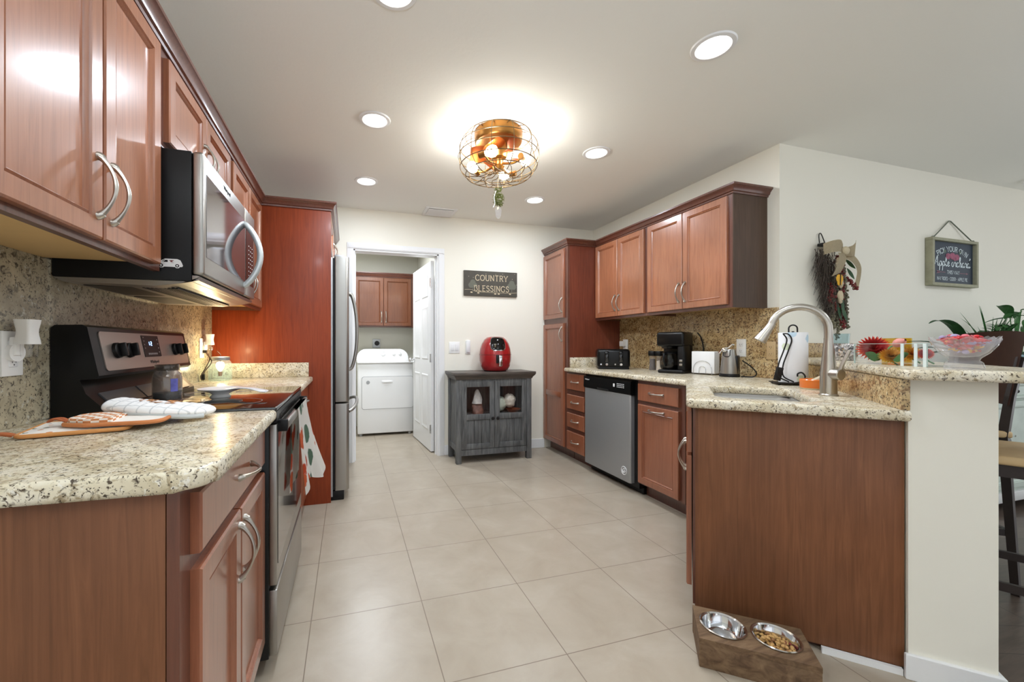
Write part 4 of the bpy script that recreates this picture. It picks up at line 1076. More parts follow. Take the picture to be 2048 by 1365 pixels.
# granite: right run + peninsula with sink cut-out
def slab(outer, holes, z0, z1, bev, bevel_edges=True):
    m = M(); bm = m.bm
    def loop(P, z): 
        vs = [bm.verts.new((x, y, z)) for x, y in P]
        return vs, [bm.edges.new((vs[i], vs[(i + 1) % len(vs)])) for i in range(len(vs))]
    tops, bots = [], []
    for P in [outer] + holes:
        tops.append(loop(P, z1)); bots.append(loop(P, z0))
    bmesh.ops.triangle_fill(bm, edges=[e for l in tops for e in l[1]], use_beauty=True)
    bmesh.ops.triangle_fill(bm, edges=[e for l in bots for e in l[1]], use_beauty=True)
    for t, b in zip(tops, bots): m.bridge(t[0], b[0])
    bmesh.ops.dissolve_limit(bm, angle_limit=R(1), verts=[], edges=bm.edges[:], delimit=set())
    bmesh.ops.recalc_face_normals(bm, faces=bm.faces[:])
    es = [e for e in bm.edges if len(e.link_faces) == 2 and e.calc_face_angle(0) > R(60) and abs(e.verts[0].co.z - e.verts[1].co.z) < 1e-5]
    if bev: bmesh.ops.bevel(bm, geom=es, offset=bev, segments=3, profile=.5, affect='EDGES')
    return m
ic = 2.055
yw = YD - .001
px_ = yw + UP / S2
outer = round_poly([(ic, 3.557, 0), (ic, ic, .02), (*uv(0, VE)[:2], .03), (*uv(UP - .001, VE)[:2], 0), (px_ - .002, yw, 0), (XR - .001, yw, 0), (XR - .001, 3.557, 0)], 6)
hole = [uv(u, v)[:2] for u, v in rrect(.115, .455, 2.02, 2.575, .07)][::-1]
ct = tag(obj('countertop', slab(outer, [hole], .876, .914, .011), MT['gran']), 'granite countertop of the right run and angled peninsula with sink cut-out', 'countertop')
bs = thing('backsplash', 'speckled granite backsplash behind the toaster and coffee maker', 'backsplash', (XR, 2.8, .914))
obj('tall_slab', M().box((XR - .02, 2.0365, .9145), (XR - .0005, 3.556, 1.4035)).box((XR - .02, YD + .004, .9145), (XR - .0005, 2.0363, 1.386)), MT['gran_s'], bs)
obj('side_slab', M().box((2.115, 3.536, .9145), (XR - .021, 3.5575, 1.014), .002), MT['gran'], bs)
m = M().prism([uv(UP - .022, VE + .012)[:2], uv(UP - .0005, VE + .012)[:2], (yw - .0 + UP / S2, yw), (yw + (UP - .022) / S2, yw)], .9145, 1.019)
bs2 = single('backsplash', m, MT['gran_s'], 'short granite splash on the half wall below the raised bar', 'backsplash')
m = M().box((XR + .001, YD - .021, .9145), (yw + (UP - .022) / S2 - .03, YD - .0005, 1.019))
obj('wall_return', m, MT['gran_s'], bs2)
# sink
sk = thing('sink', 'stainless undermount kitchen sink in the angled counter', 'sink', uv(.285, 2.3, .72), A45)
m = M()
def basin(m, P, z1, z0, ins):
    r0 = m.ring([(*q, z1) for q in P]); cx = sum(q[0] for q in P) / len(P); cy = sum(q[1] for q in P) / len(P)
    def sc_(k, z): return m.ring([(cx + (x - cx) * k, cy + (y - cy) * k, z) for x, y in P])
    rr = [r0, sc_(.99, z1 - .01), sc_(.965, z0 + .03), sc_(.93, z0 + .008), sc_(.86, z0), sc_(.12, z0 - .006)]
    for a, b in zip(rr, rr[1:]): m.bridge(a, b)
    m.cap(rr[-1]); return m
basin(m, rrect(.108, .462, 2.013, 2.285, .06), .866, .70, 0); basin(m, rrect(.108, .462, 2.31, 2.582, .06), .866, .70, 0)
m.box((.104, 2.0, .8755), (.112, 2.596, .862)); m.box((.458, 2.0, .8755), (.466, 2.596, .862)); m.box((.104, 2.004, .8755), (.466, 2.015, .862)); m.box((.104, 2.58, .8755), (.466, 2.592, .862))
m.box((.11, 2.283, .858), (.46, 2.312, .866), .003)
obj('bowls', L(m, sk), MT['sinksteel'], sk)
m = M(); m.lathe([(0, .004), (.03, .004), (.042, .001), (.044, 0)], (.285, 2.15, .6945), 24); m.lathe([(0, .004), (.03, .004), (.042, .001), (.044, 0)], (.285, 2.445, .6945), 24)
obj('drain', L(m, sk), MT['chrome'], sk)
# faucet
fw = Vector(uv(.552, 2.318, .9145))
ft = thing('faucet', 'brushed nickel gooseneck pull-down faucet behind the sink', 'faucet', fw, A45)
m = M(); m.lathe([(0, 0), (.034, 0), (.034, .004), (.030, .008), (.0295, .10), (.027, .115), (.0235, .16), (.019, .21), (.0165, .235), (.0155, .25)], (0, 0, 0), 32)
m.cyl((0, 0, .245), (0, 0, .252), .0165)
obj('body', m, MT['nickel'], ft, True)
pts = [(0, 0, .24), (0, 0, .27)]
Rr_ = .104; hc = .290
for k in range(0, 19): a = math.pi * k / 18 * .93; pts.append((-Rr_ + Rr_ * math.cos(a), 0, hc + Rr_ * math.sin(a)))
obj('spout', M().tube(pts, .0155, 20), MT['nickel'], ft, True)
e = Vector(pts[-1]); dd_ = (e - Vector(pts[-2])).normalized(); dd_ = (dd_ + Vector((-.28, 0, 0))).normalized()
hd = obj('spray_head', M().tube([e - dd_*.01, e + dd_*.004, e + dd_*.02, e + dd_*.075, e + dd_*.082, e + dd_*.083], [.0165, .0165, .0175, .0255, .0255, .0235], 24), MT['nickel'], ft, True)
obj('spray_button', M().obox(e + dd_*.035 + Vector((-.019, 0, .002)), (.008, .014, .03), Vector((0, 0, -1)).rotation_difference(dd_).to_matrix(), .003), MT['blackm'], hd, True)
m = M(); ld = Vector((.62, -.78, 0)).normalized(); p = Vector((0, 0, .095))
m.tube([p + ld*.015, p + ld*.050, p + ld*.053], [.025, .025, .022], 24)
q = p + ld*.042
m.tube([q, q + Vector((.012, 0, .045)), q + Vector((.034, -.004, .105))], [.009, .0075, .0065], 12)
obj('lever', m, MT['nickel'], ft, True)

# half wall and raised bar
m = M()
wf = yw + UP / S2; wb = yw + (UP + .205) / S2
m.prism([uv(UP, 1.926)[:2], uv(UP + .205, 1.926)[:2], (wb, YD), (wf, YD)], 0, 1.02)
struct('wall_peninsula', m, MT['wall'])
m = M(); m.prism([uv(UP - .010, 1.912)[:2], uv(UP + .219, 1.912)[:2], uv(UP + .219, 2.1)[:2], uv(UP + .205, 2.1)[:2], uv(UP + .205, 1.926)[:2], uv(UP - .010, 1.926)[:2]], 0, .085, .003)
struct('baseboard_peninsula', m, MT['white'])
m = M(); m.prism([uv(.44, 1.925)[:2], uv(UP - .012, 1.925)[:2], uv(UP - .012, 1.938)[:2], uv(.44, 1.938)[:2]], 0, .022)
struct('trim_2', m, MT['white'])
m = M(); m.box((XR + .40, YD - .014, 0), (7, YD - .0005, .10), .004); struct('baseboard_dining', m, MT['white'])
be = [(*uv(.637, 1.84)[:2], .05), (*uv(1.07, 1.84)[:2], .06), (yw + 1.07 / S2, yw, 0), (yw + .637 / S2, yw, 0)]
bar = tag(obj('bar_countertop', slab(round_poly(be, 8), [], 1.0205, 1.0555, .011), MT['gran']), 'raised granite bar top on the cream half wall', 'countertop')
obj('wall_splash', M().box((yw + .637 / S2 + .01, YD - .021, 1.056), (yw + 1.05 / S2, YD - .0005, 1.150), .001), MT['gran_s'], bar)

# ------------------------------------------------------------------ pet feeder
pf = thing('pet_feeder', 'brown wooden raised pet feeder holding two steel bowls, on the tile floor', 'pet feeder', (1.188, 1.130, 0), R(-39.5))
m = M(); W_, D_, H_ = .345, .195, .102
ring_o = rrect(0, W_, 0, D_, .004, 1); 
holes = []
for cx in (.088, .248): holes.append([(cx + .068*math.cos(t), .103 + .068*math.sin(t)) for t in [2*math.pi*k/32 for k in range(32)]][::-1])
m = slab([(0, 0), (W_, 0), (W_, D_), (0, D_)], holes, H_ - .018, H_, 0)
obj('top_board', m, MT['feeder'], pf, True, smooth=0)
obj('front_board', M().box((0, 0, 0), (W_, .018, H_ - .0185), .002), MT['feeder'], pf, True)
obj('back_board', M().box((0, D_ - .018, 0), (W_, D_, H_ - .0185), .002), MT['feeder'], pf, True)
obj('end_board', M().box((0.001, .0185, 0), (.018, D_ - .0185, H_ - .0185)), MT['feeder'], pf, True)
obj('end_board', M().box((W_ - .018, .0185, 0), (W_ - .001, D_ - .0185, H_ - .0185)), MT['feeder'], pf, True)
def bowl(cx, lab):
    p = pf.matrix_basis @ Vector((0, 0, 0))
    mt = Matrix.Translation(pf.location) @ Matrix.Rotation(R(-39.5), 4, 'Z')
    c_ = mt @ Vector((cx, .103, H_))
    b = thing('pet_bowl', lab, 'bowl', c_)
    m = M(); m.lathe([(.073, .0015), (.075, .004), (.071, .006), (.066, .002), (.058, -.028), (.050, -.038), (0, -.040), (0, -.042), (.052, -.040), (.062, -.028), (.067, -.002), (.073, .0015)], (0, 0, 0), 40)
    obj('bowl', m, MT['chrome'], b, True); return c_
c1 = bowl(.088, 'shiny steel pet bowl of water in the left hole of the feeder')
m = M(); m.lathe([(0, 0), (.059, 0)], (*c1[:2], c1.z - .022), 32)
single('water', m, glass('still_water', (.96, .98, 1, 1), 0, 1.33), 'clear water filling the left steel pet bowl', 'water', kind='stuff')
c2 = bowl(.248, 'steel pet bowl full of kibble in the right hole of the feeder')
kmats = [pbr('tan_kibble', C(190, 150, 92), .8, var=.1), pbr('brown_kibble', C(138, 96, 56), .8), pbr('red_kibble', C(128, 50, 42), .8)]
m = M()
for k in range(120):
    a, r = random.uniform(0, 6.28), .052 * math.sqrt(random.random())
    n0 = len(m.bm.faces)
    z = c2.z - .034 + .026 * random.random() * (1 - (r / .06) ** 2) + .010 * (r / .06) ** 2
    m.sphere((c2.x + r*math.cos(a), c2.y + r*math.sin(a), z), (random.uniform(.006, .0085), random.uniform(.005, .007), .005), 7, Matrix.Rotation(random.uniform(0, 3), 3, 'Z'))
    m.bm.faces.ensure_lookup_table(); mi = random.choice((0, 0, 0, 1, 2) if k % 3 == 0 else (0, 0, 1))
    for f_ in m.bm.faces[n0:]: f_.material_index = mi
tag(obj('kibble', m, kmats), 'tan and red dry kibble heaped in the right pet bowl', 'pet food', None, 'stuff')

# ------------------------------------------------------------------ on the right counter
CT = .9145
t = thing('toaster', 'black four-slice toaster on the granite counter beside the pantry', 'toaster', (2.40, 3.27, CT), R(-30))
m = M(); m.box((-.145, -.12, .012), (.145, .12, .185), .028, 4); obj('shell', m, MT['black'], t, True)
m = M(); m.box((-.135, -.11, 0), (.135, .11, .02), .004); obj('base', m, MT['blackm'], t, True)
m = M()
for x in (-.075, .075):
    for y in (-.045, .045): m.box((x - .055, y - .014, .176), (x + .055, y + .014, .1858))
obj('slots', m, pbr('dark_slot', C(5, 5, 5), .7), t, True)
for x in (-.062, .062):
    lv = M(); lv.box((x - .020, -.1235, .060), (x + .020, -.112, .168), .012, 3); hl = obj('lever_recess', lv, MT['blackg'], t, True)
    obj('lever', M().box((x - .013, -.150, .138), (x + .013, -.12, .150), .004), MT['blackm'], hl, True)
    m = M(); m.cyl((x, -.118, .045), (x, -.134, .045), .014, .011, 20); obj('dial', m, MT['chrome'], t, True)
    m = M(); m.cyl((x - .05, -.118, .045), (x - .05, -.124, .045), .007, seg=14); obj('button', m, MT['chrome'], t, True)
for (x, y, nm, top) in ((2.595, 2.965, 'pepper', 0), (2.600, 2.888, 'salt', 1)):
    g_ = thing('spice_mill', 'clear mill of dark peppercorns, left of the two dark-topped mills' if not top else 'clear mill of pale salt beside the coffee maker', 'spice mill', (x, y, CT), 0, 'mills on the counter')
    m = M(); m.lathe([(0, 0), (.030, 0), (.031, .006), (.026, .05), (.025, .09), (.027, .125), (.028, .128), (0, .128)], (0, 0, 0), 24); obj('jar', m, MT['millglass'], g_, True)
    m = M(); m.lathe([(0, .003), (.027, .003), (.0235, .05), (.0225, .098 if not top else .085), (0, .102 if not top else .088)], (0, 0, 0), 20); obj('contents', m, pbr('peppercorns', C(74, 56, 46), .8, var=.5, vs=160) if not top else pbr('salt_grains', C(216, 200, 180), .9, var=.1, vs=160), g_, True)
    m = M(); m.lathe([(0, .128), (.034, .128), (.036, .134), (.036, .165), (.033, .170), (0, .170)], (0, 0, 0), 24); obj('cap', m, MT['blackm'], g_, True)
# coffee maker
t = thing('coffee_maker', 'black drip coffee maker with glass carafe against the granite backsplash', 'coffee maker', (2.53, 2.65, CT), R(-62))
m = M(); m.box((-.085, -.125, 0), (.105, .115, .028), .010, 3); obj('base', m, MT['blackm'], t, True)
m = M(); m.box((-.095, .03, .02), (.105, .115, .315), .012, 3); m.box((.055, -.10, .02), (.105, .06, .22), .012, 3); obj('tower', m, MT['blackm'], t, True)
m = M(); m.box((-.098, -.115, .212), (.108, .115, .327), .020, 4); m.lathe([(0, .19), (.05, .195), (.062, .213), (0, .213)], (-.025, -.035, 0), 24); obj('brew_head', m, MT['black'], t, True)
m = M(); m.lathe([(0, .030), (.060, .030), (.068, .045), (.070, .09), (.058, .135), (.050, .150), (.052, .158)], (-.025, -.035, 0), 32); cf = obj('carafe', m, MT['smoke'], t, True)
m = M(); m.lathe([(0, .032), (.058, .032), (.065, .045), (.066, .062), (0, .062)], (-.025, -.035, 0), 28); obj('coffee', m, pbr('black_coffee', C(18, 10, 8), .1), cf, True)
m = M(); m.lathe([(.053, .150), (.056, .158), (.04, .170), (0, .172)], (-.025, -.035, 0), 28); m.tube(catmull([(-.03, -.09, .155), (-.03, -.135, .15), (-.03, -.14, .10), (-.03, -.105, .06)], 6), .009, 10); obj('carafe_handle', m, MT['blackm'], cf, True)
m = M()
for z in (.06, .09): m.box((.070, -.1025, z), (.092, -.099, z + .018), .002)
obj('switches', m, MT['steel'], t, True)
pts = catmull([(XR - .03, 2.575, 1.235), (XR - .035, 2.535, 1.19), (XR - .035, 2.515, 1.10), (XR - .04, 2.525, 1.02), (XR - .05, 2.565, .975)], 8)
obj('power_cord', M().tube(pts, .0045, 8), MT['blackm'], t)
# napkin holder
t = thing('napkin_holder', 'stack of white paper napkins in a wire holder on the counter', 'napkin holder', (2.60, 2.42, CT), R(-72))
for k in range(5):
    obj('napkins', M().obox((0, -.03 + k * .017, .092), (.165, .015, .165), Matrix.Rotation(R(random.uniform(-1.5, 1.5)), 3, 'Y'), .004), MT['paper'], t, True)
m = M()
for y in (-.043, .05):
    for w_, h_ in ((.066, .105), (.024, .062)):
        m.tube([(-w_, y, .004)] + [(w_ * -math.cos(math.pi * i / 14), y, h_ - w_ + w_ * math.sin(math.pi * i / 14)) for i in range(15)] + [(w_, y, .004)], .0018, 6)
for x in (-.066, .066): m.tube([(x, -.043, .004), (x, .05, .004)], .0022, 6)
obj('wire_frame', m, MT['chrome'], t, True)
# can opener
t = thing('can_opener', 'upright stainless electric can opener below the white outlet', 'can opener', (2.575, 2.195, CT), R(-62))
m = M(); m.lathe([(0, 0), (.062, 0), (.064, .01), (.060, .022), (0, .022)], (0, 0, 0), 32, 1.0, .85); obj('base', m, MT['blackm'], t, True)
m = M(); m.lathe([(0, .022), (.056, .022), (.054, .06), (.045, .15), (.040, .185), (.036, .193), (0, .194)], (0, 0, 0), 32, 1.0, .85); obj('shell', m, MT['steel'], t, True)
m = M(); m.box((.018, -.02, .02), (.054, .046, .15), .006); obj('rear_housing', m, MT['blackm'], t, True)
m = M(); m.tube([(-.026, -.034, .19), (-.026, -.042, .15), (-.018, -.044, .142), (.004, -.044, .142), (.012, -.042, .15), (.012, -.034, .19)], .003, 8); obj('cutting_loop', m, MT['iron'], t, True)
m = M(); m.tube(catmull([(-.055, -.035, .165), (-.03, -.035, .195), (0, -.03, .205), (.022, -.025, .225), (.03, -.02, .222)], 5), [.008]*10 + [.0065]*11, 10); m.sphere((-.02, -.04, .185), (.017, .012, .014), 10); obj('lever', m, MT['chrome'], t, True)
pts = catmull([(2.625, 2.14, 1.03), (2.66, 2.10, .985), (2.672, 2.075, .945), (2.66, 2.09, .919), (2.615, 2.14, .919)], 8)
obj('power_cord', M().tube(pts, .004, 8), MT['blackm'], t)
# outlets on the right backsplash (wall plate local: drawn facing -X)
def outlet(x, y, z, lab, sx=-1, plug=False, wy=.036, hz=.06, slots=True, mat='plastic'):
    o = thing('wall_outlet', lab, 'outlet', (x, y, z))
    obj('cover_plate', M().box((x, y - wy, z - hz), (x + sx * .006, y + wy, z + hz), .002), MT[mat], o)
    if slots:
        for dz in (-.022, .022):
            r = obj('receptacle', M().box((x + sx*.005, y - .015, z + dz - .014), (x + sx*.0085, y + .015, z + dz + .014), .003), MT['enamel' if mat == 'plastic' else mat], o)
            m = M()
            for dy in (-.006, .006): m.box((x + sx*.008, y + dy - .001, z + dz - .003), (x + sx*.0088, y + dy + .001, z + dz + .006))
            m.cyl((x + sx*.008, y, z + dz - .008), (x + sx*.0088, y, z + dz - .008), .002, seg=10)
            obj('slot', m, MT['blackm'], r)
    return o
outlet(XR - .0205, 3.46, 1.135, 'white outlet plate on the backsplash above the toaster')
t = thing('plug_adapter', 'white square plug-in charger in the outlet above the toaster', 'plug adapter', (XR - .03, 3.47, 1.15))
obj('block', M().box((XR - .065, 3.45, 1.125), (XR - .0285, 3.505, 1.178), .004), MT['plastic'], t)
outlet(XR - .0205, 2.205, 1.117, 'white outlet plate on the backsplash behind the can opener', hz=.063)
outlet(XR - .0205, 1.992, 1.10, 'beige outlet plate near the outer end of the right backsplash', wy=.03, hz=.06, mat='beige')['label'] = 'tan outlet plate blending into the outer end of the right backsplash'
# paper towels
t = thing('paper_towel_holder', 'black wrought-iron paper towel holder at the counter corner', 'paper towel holder', (2.405, 1.655, CT), R(-38))
m = M(); m.box((-.095, -.075, .006), (.095, .075, .012), .002)
for x in (-.08, .08): m.sphere((x, -.06, .007), .008, 8); m.sphere((x, .06, .007), .008, 8)
obj('base', m, MT['iron'], t, True)
m = M(); m.cyl((0, 0, .01), (0, 0, .30), .006, seg=10)
m.tube([(-.020, 0, .285), (-.020, 0, .315)] + [(-.020 * math.cos(a), 0, .315 + .02 * math.sin(a)) for a in [math.pi * k / 8 for k in range(1, 8)]] + [(.020, 0, .315), (.020, 0, .285)], .004, 8)
obj('post', m, MT['iron'], t, True)
m = M()
for dx, dy in ((-.016, -.004), (.008, .004)):
    m.tube(catmull([(-.03 + dx, -.085 + dy, .02), (-.075 + dx, -.08 + dy, .05), (-.075 + dx, -.075 + dy, .11), (-.05 + dx, -.07 + dy, .19), (-.035 + dx, -.07 + dy, .25), (-.05 + dx, -.07 + dy, .282), (-.066, -.07 + dy, .285)], 8), .0035, 8)
m.tube(catmull([(-.09, -.085, .014), (-.03, -.09, .014), (.012, -.088, .025), (.026, -.088, .05), (.012, -.088, .072), (-.006, -.088, .066), (-.008, -.088, .05)], 6), .004, 8)
m.obox((-.088, -.07, .062), (.034, .012, .075), Matrix.Rotation(R(12), 3, 'Y'), .004)
obj('tension_arm', m, MT['iron'], t, True)
roll = thing('paper_towel_roll', 'white paper towel roll printed with pale blue flowers on the iron holder', 'paper towel', (2.405, 1.655, CT + .0125), R(-38))
m = M(); m.lathe([(.021, 0), (.066, 0), (.067, .003), (.067, .277), (.066, .28), (.021, .28), (.021, 0)], (0, 0, 0), 48)
obj('roll', m, blobs('printed_paper_towel', C(236, 236, 238), [C(178, 216, 226), C(206, 214, 186), C(236, 236, 238), C(190, 212, 226)], 13, .9, .34), roll, True)
t = thing('sponge_dish', 'round orange ceramic sponge dish beside the faucet', 'dish', (2.262, 1.452, CT))
m = M(); m.lathe([(0, 0), (.058, 0), (.060, .004), (.062, .046), (.059, .050), (.055, .046), (.054, .010), (0, .008)], (0, 0, 0), 36); obj('dish', m, MT['orange'], t, True)
m = M(); m.lathe([(.0585, .0002), (.0612, .0065), (.0605, .0065)], (0, 0, 0), 36); obj('foot_band', m, MT['cream'], t, True)
t = thing('dish_brush', 'pale dish brush leaning in the orange sponge dish', 'brush', (2.275, 1.43, CT + .012))
m = M(); m.obox((2.27, 1.447, CT + .045), (.075, .04, .022), Matrix.Rotation(R(-40), 3, 'Z') @ Matrix.Rotation(R(-30), 3, 'Y'), .006); obj('bristles', m, MT['cream'], t)

# ------------------------------------------------------------------ on the left counters and cooktop
XS = XL + .0205
outlet(XS, 1.377, 1.113, 'white outlet plate on the left backsplash before the range', 1)
def warmer(x, y, z, lab, r):
    t = thing('plug_in_warmer', lab, 'plug-in warmer', (x, y, z), r)
    m = M()
    def f(s, q):
        P = rrect(-.019, .019, -.019, .019, .008, 4); a = P[int(round(s * 20)) % 20]
        k = 1 + .10 * math.cos(2 * math.pi * q)
        return (a[0] * k + .036, a[1] * k, .030 + .066 * q)
    m.grid(f, 20, 8); m.box((.019, -.018, .030), (.053, .018, .034)); m.box((.018, -.019, .093), (.054, .019, .0955))
    obj('shade', m, MT['plastic'], t, True)
    m = M(); m.cyl((0, 0, .008), (.014, 0, .008), .024, seg=24); m.box((.004, -.014, .0), (.02, .014, .05), .004); obj('plug_body', m, MT['plastic'], t, True)
    m = M(); m.lathe([(0, -.006), (.016, -.004), (.017, .012), (.017, .03)], (.040, 0, 0), 20); obj('oil_bottle', m, MT['glass'], t, True, label='small clear refill bottle')
    return t
warmer(XS + .006, 1.372, 1.108, 'white plug-in scent warmer in the near left outlet', R(-6))
outlet(XL + .0205, 2.83, 1.118, 'white outlet plate on the left backsplash beyond the range', 1)
warmer(XS + .006, 2.85, 1.108, 'white plug-in scent warmer in the outlet above the glowing jar', R(0))
# potholders and mitt
ph = thing('pot_holder', 'white square pot holder with orange trim, lowest on the left counter', 'pot holder', (-.745, 1.195, CT), R(14))
P = rrect(0, .205, 0, .195, .02, 4)
def pad(m, P, z0, z1):
    n = len(P); cx = sum(p[0] for p in P)/n; cy = sum(p[1] for p in P)/n
    def rg(k, z): return m.ring([(cx + (x - cx)*k, cy + (y - cy)*k, z) for x, y in P])
    rr = [rg(1, (z0+z1)/2 - .001), rg(.995, z0), rg(.9, z0)]
    top = [rg(1, (z0+z1)/2 - .001), rg(.985, z1), rg(.93, z1 - .001), rg(.6, z1 + .002)]
    m.cap(rr[-1], True)
    for a, b in zip(rr, rr[1:]): m.bridge(a, b)
    for a, b in zip(top, top[1:]): m.bridge(a, b)
    m.cap(top[-1]); return m
obj('pad', pad(M(), P, .001, .010), blobs('autumn_print_cloth', C(238, 232, 224), [C(206, 130, 70), C(96, 110, 84), C(238, 232, 224), C(150, 70, 52), C(238, 232, 224)], 38, .95, .30), ph, True)
m = M(); m.tube([(x, y, .0062) for x, y in P] + [(P[0][0], P[0][1], .0062)], .0052, 8, False); obj('trim', m, pbr('orange_binding', C(204, 142, 82), .9), ph, True, label='tan orange bound edge')
m = M(); m.tube(catmull([(.006, .012, .006), (-.010, .020, .012), (-.024, .010, .016), (-.028, -.002, .012), (-.018, -.006, .016), (-.002, .002, .010)], 5), .005, 8, flat=.5); obj('hanging_loop', m, pbr('rust_binding', C(176, 100, 60), .9), ph, True)
ph = thing('pot_holder', 'orange gingham pot-holder mitt lying on the white pot holder', 'pot holder', (-.692, 1.236, CT + .0125), R(4))
P2 = round_poly([(0, .03, .03), (.06, 0, .03), (.215, 0, .035), (.215, .16, .035), (.06, .16, .03), (0, .12, .03)], 5)
obj('pad', pad(M(), P2, .001, .011), pbr('white_quilted_cloth', C(236, 228, 218), .95), ph, True)
m = M(); m.tube([(x, y, .0068) for x, y in P2] + [(P2[0][0], P2[0][1], .0068)], .0055, 8, False); obj('trim', m, pbr('orange_trim', C(196, 124, 74), .9), ph, True, label='orange bound edge')
P3 = round_poly([(.006, .034, .03), (.058, .006, .03), (.11, .008, .003), (.11, .152, .003), (.058, .154, .03), (.006, .118, .03)], 5)
obj('pocket', pad(M(), P3, .0115, .021), checks('orange_gingham', C(206, 134, 82), C(238, 230, 220), .017, grid_only=False), ph, True, label='orange and white gingham pocket')
m = M(); m.tube(catmull([(.002, .06, .010), (-.014, .066, .018), (-.030, .06, .018), (-.033, .050, .014), (-.018, .046, .020), (0, .052, .012)], 5), .006, 8, flat=.5); obj('hanging_loop', m, pbr('rust_loop', C(170, 92, 52), .9), ph, True)
om = thing('oven_mitt', 'white grey-checked oven mitt on top of the orange pot holder', 'oven mitt', (-.655, 1.432, CT + .024), R(-7))
def mitt(s, t):
    x = .265 * s; a = 2 * math.pi * t
    wv = (.062 + .010 * math.sin(math.pi * s)) * (1 if s < .78 else math.sqrt(max(.0, 1 - ((s - .78) / .22) ** 2) * .96 + .002))
    hh = (.019 - .003 * s) * (1 if s < .8 else math.sqrt(max(0, 1 - ((s - .8) / .2) ** 2) * .9 + .05))
    yy = -.016 * math.sin(math.pi * s)
    cs, sn = math.cos(a), math.sin(a)
    return (x, yy + wv * math.copysign(abs(cs) ** .8, cs), .022 + hh * sn * (1 + .06 * math.sin(9 * x / .03)) - .024 * s)
m = M(); m.grid(mitt, 40, 28); bmesh.ops.remove_doubles(m.bm, verts=m.bm.verts[:], dist=1e-5); bmesh.ops.holes_fill(m.bm, edges=[e for e in m.bm.edges if e.is_boundary], sides=0)
obj('body', m, checks('grey_windowpane_cloth', C(240, 238, 236), C(206, 206, 206), .034, .12), om, True)
m = M(); m.grid(lambda s, t: mitt(s * .012, t), 1, 28); m.thick(.003); obj('cuff_hem', m, pbr('grey_white_hem', C(226, 226, 226), .95), om, True)
m = M(); m.tube(catmull([(.05, -.068, .010), (.09, -.078, .006), (.145, -.083, .0), (.21, -.076, -.007), (.252, -.040, -.011)], 5), .006, 8, flat=1.1); obj('side_binding', m, pbr('grey_binding', C(196, 200, 200), .95), om, True)
m = M()
for k in range(26):
    x, y = random.uniform(.06, .16), random.uniform(-.03, .040); r = random.uniform(.003, .009)
    zz = .022 + .0185 * math.sqrt(max(0, 1 - ((y + .01) / .075) ** 2)) + .0008 - .024 * x / .265
    m.lathe([(0, .0008), (r, 0)], (x, y, zz), 8)
obj('printed_wreath', m, pbr('autumn_print', C(206, 140, 84), .95, var=.5, vs=90), om, True)
# glass jar
j = thing('candle_jar', 'tall clear glass candle jar with dark wax on the black cooktop', 'candle jar', (-.662, 1.80, .9215))
k = .72; kz = .93
def kk(P): return [(r * k, z * kz) for r, z in P]
m = M(); m.lathe(kk([(0, .002), (.058, .002), (.064, .008), (.066, .03), (.066, .100), (.060, .116), (.051, .124), (.050, .130), (.053, .132), (.053, .148), (.050, .150), (.047, .148), (.046, .126), (.056, .114), (.062, .10), (.062, .03), (.06, .012), (0, .010)]), (0, 0, 0), 40)
obj('jar', m, MT['jar'], j, True)
m = M(); m.lathe(kk([(0, .011), (.0605, .012), (.0615, .036), (0, .037)]), (0, 0, 0), 32); obj('wax', m, pbr('dark_wax', C(20, 18, 22), .3), j, True)
m = M(); m.grid(lambda s, t: (.0668 * k * math.cos(R(-58) + R(30) * s), .0668 * k * math.sin(R(-58) + R(30) * s), .040 + .048 * t), 8, 1); obj('label_sticker', m, pbr('violet_blue_label', C(96, 96, 170), .5, var=.3, vs=40), j, True, label='violet-blue paper label')
m = M(); m.lathe(kk([(.0535, .128), (.0545, .130), (.0545, .149), (.0535, .151), (.049, .1515)]), (0, 0, 0), 40); obj('lid_band', m, MT['smoke'], j, True)
# spoon rest
sr = thing('spoon_rest', 'white ceramic footed spoon rest with long curved handle on the cooktop', 'spoon rest', (-.505, 1.885, .9215), R(-38))
m = M(); m.lathe([(0, 0), (.036, 0), (.038, .004), (.030, .012), (.040, .020), (.072, .030), (.082, .034), (.083, .037), (.078, .036), (.05, .028), (0, .024)], (0, 0, 0), 40)
obj('dish', m, MT['enamel'], sr, True)
def hndl(s, t):
    a = 2 * math.pi * t; x = .05 + .20 * s; ww = .030 - .012 * math.sin(math.pi * s * .9)
    if s > .9: ww *= math.sqrt(max(.02, 1 - ((s - .9) / .1) ** 2))
    return (x, ww * math.cos(a), .033 + .010 * math.sin(math.pi * s) + .004 * math.sin(a))
m = M(); m.grid(hndl, 24, 14); bmesh.ops.remove_doubles(m.bm, verts=m.bm.verts[:], dist=1e-5); bmesh.ops.holes_fill(m.bm, edges=[e for e in m.bm.edges if e.is_boundary], sides=0); obj('handle', m, MT['enamel'], sr, True)
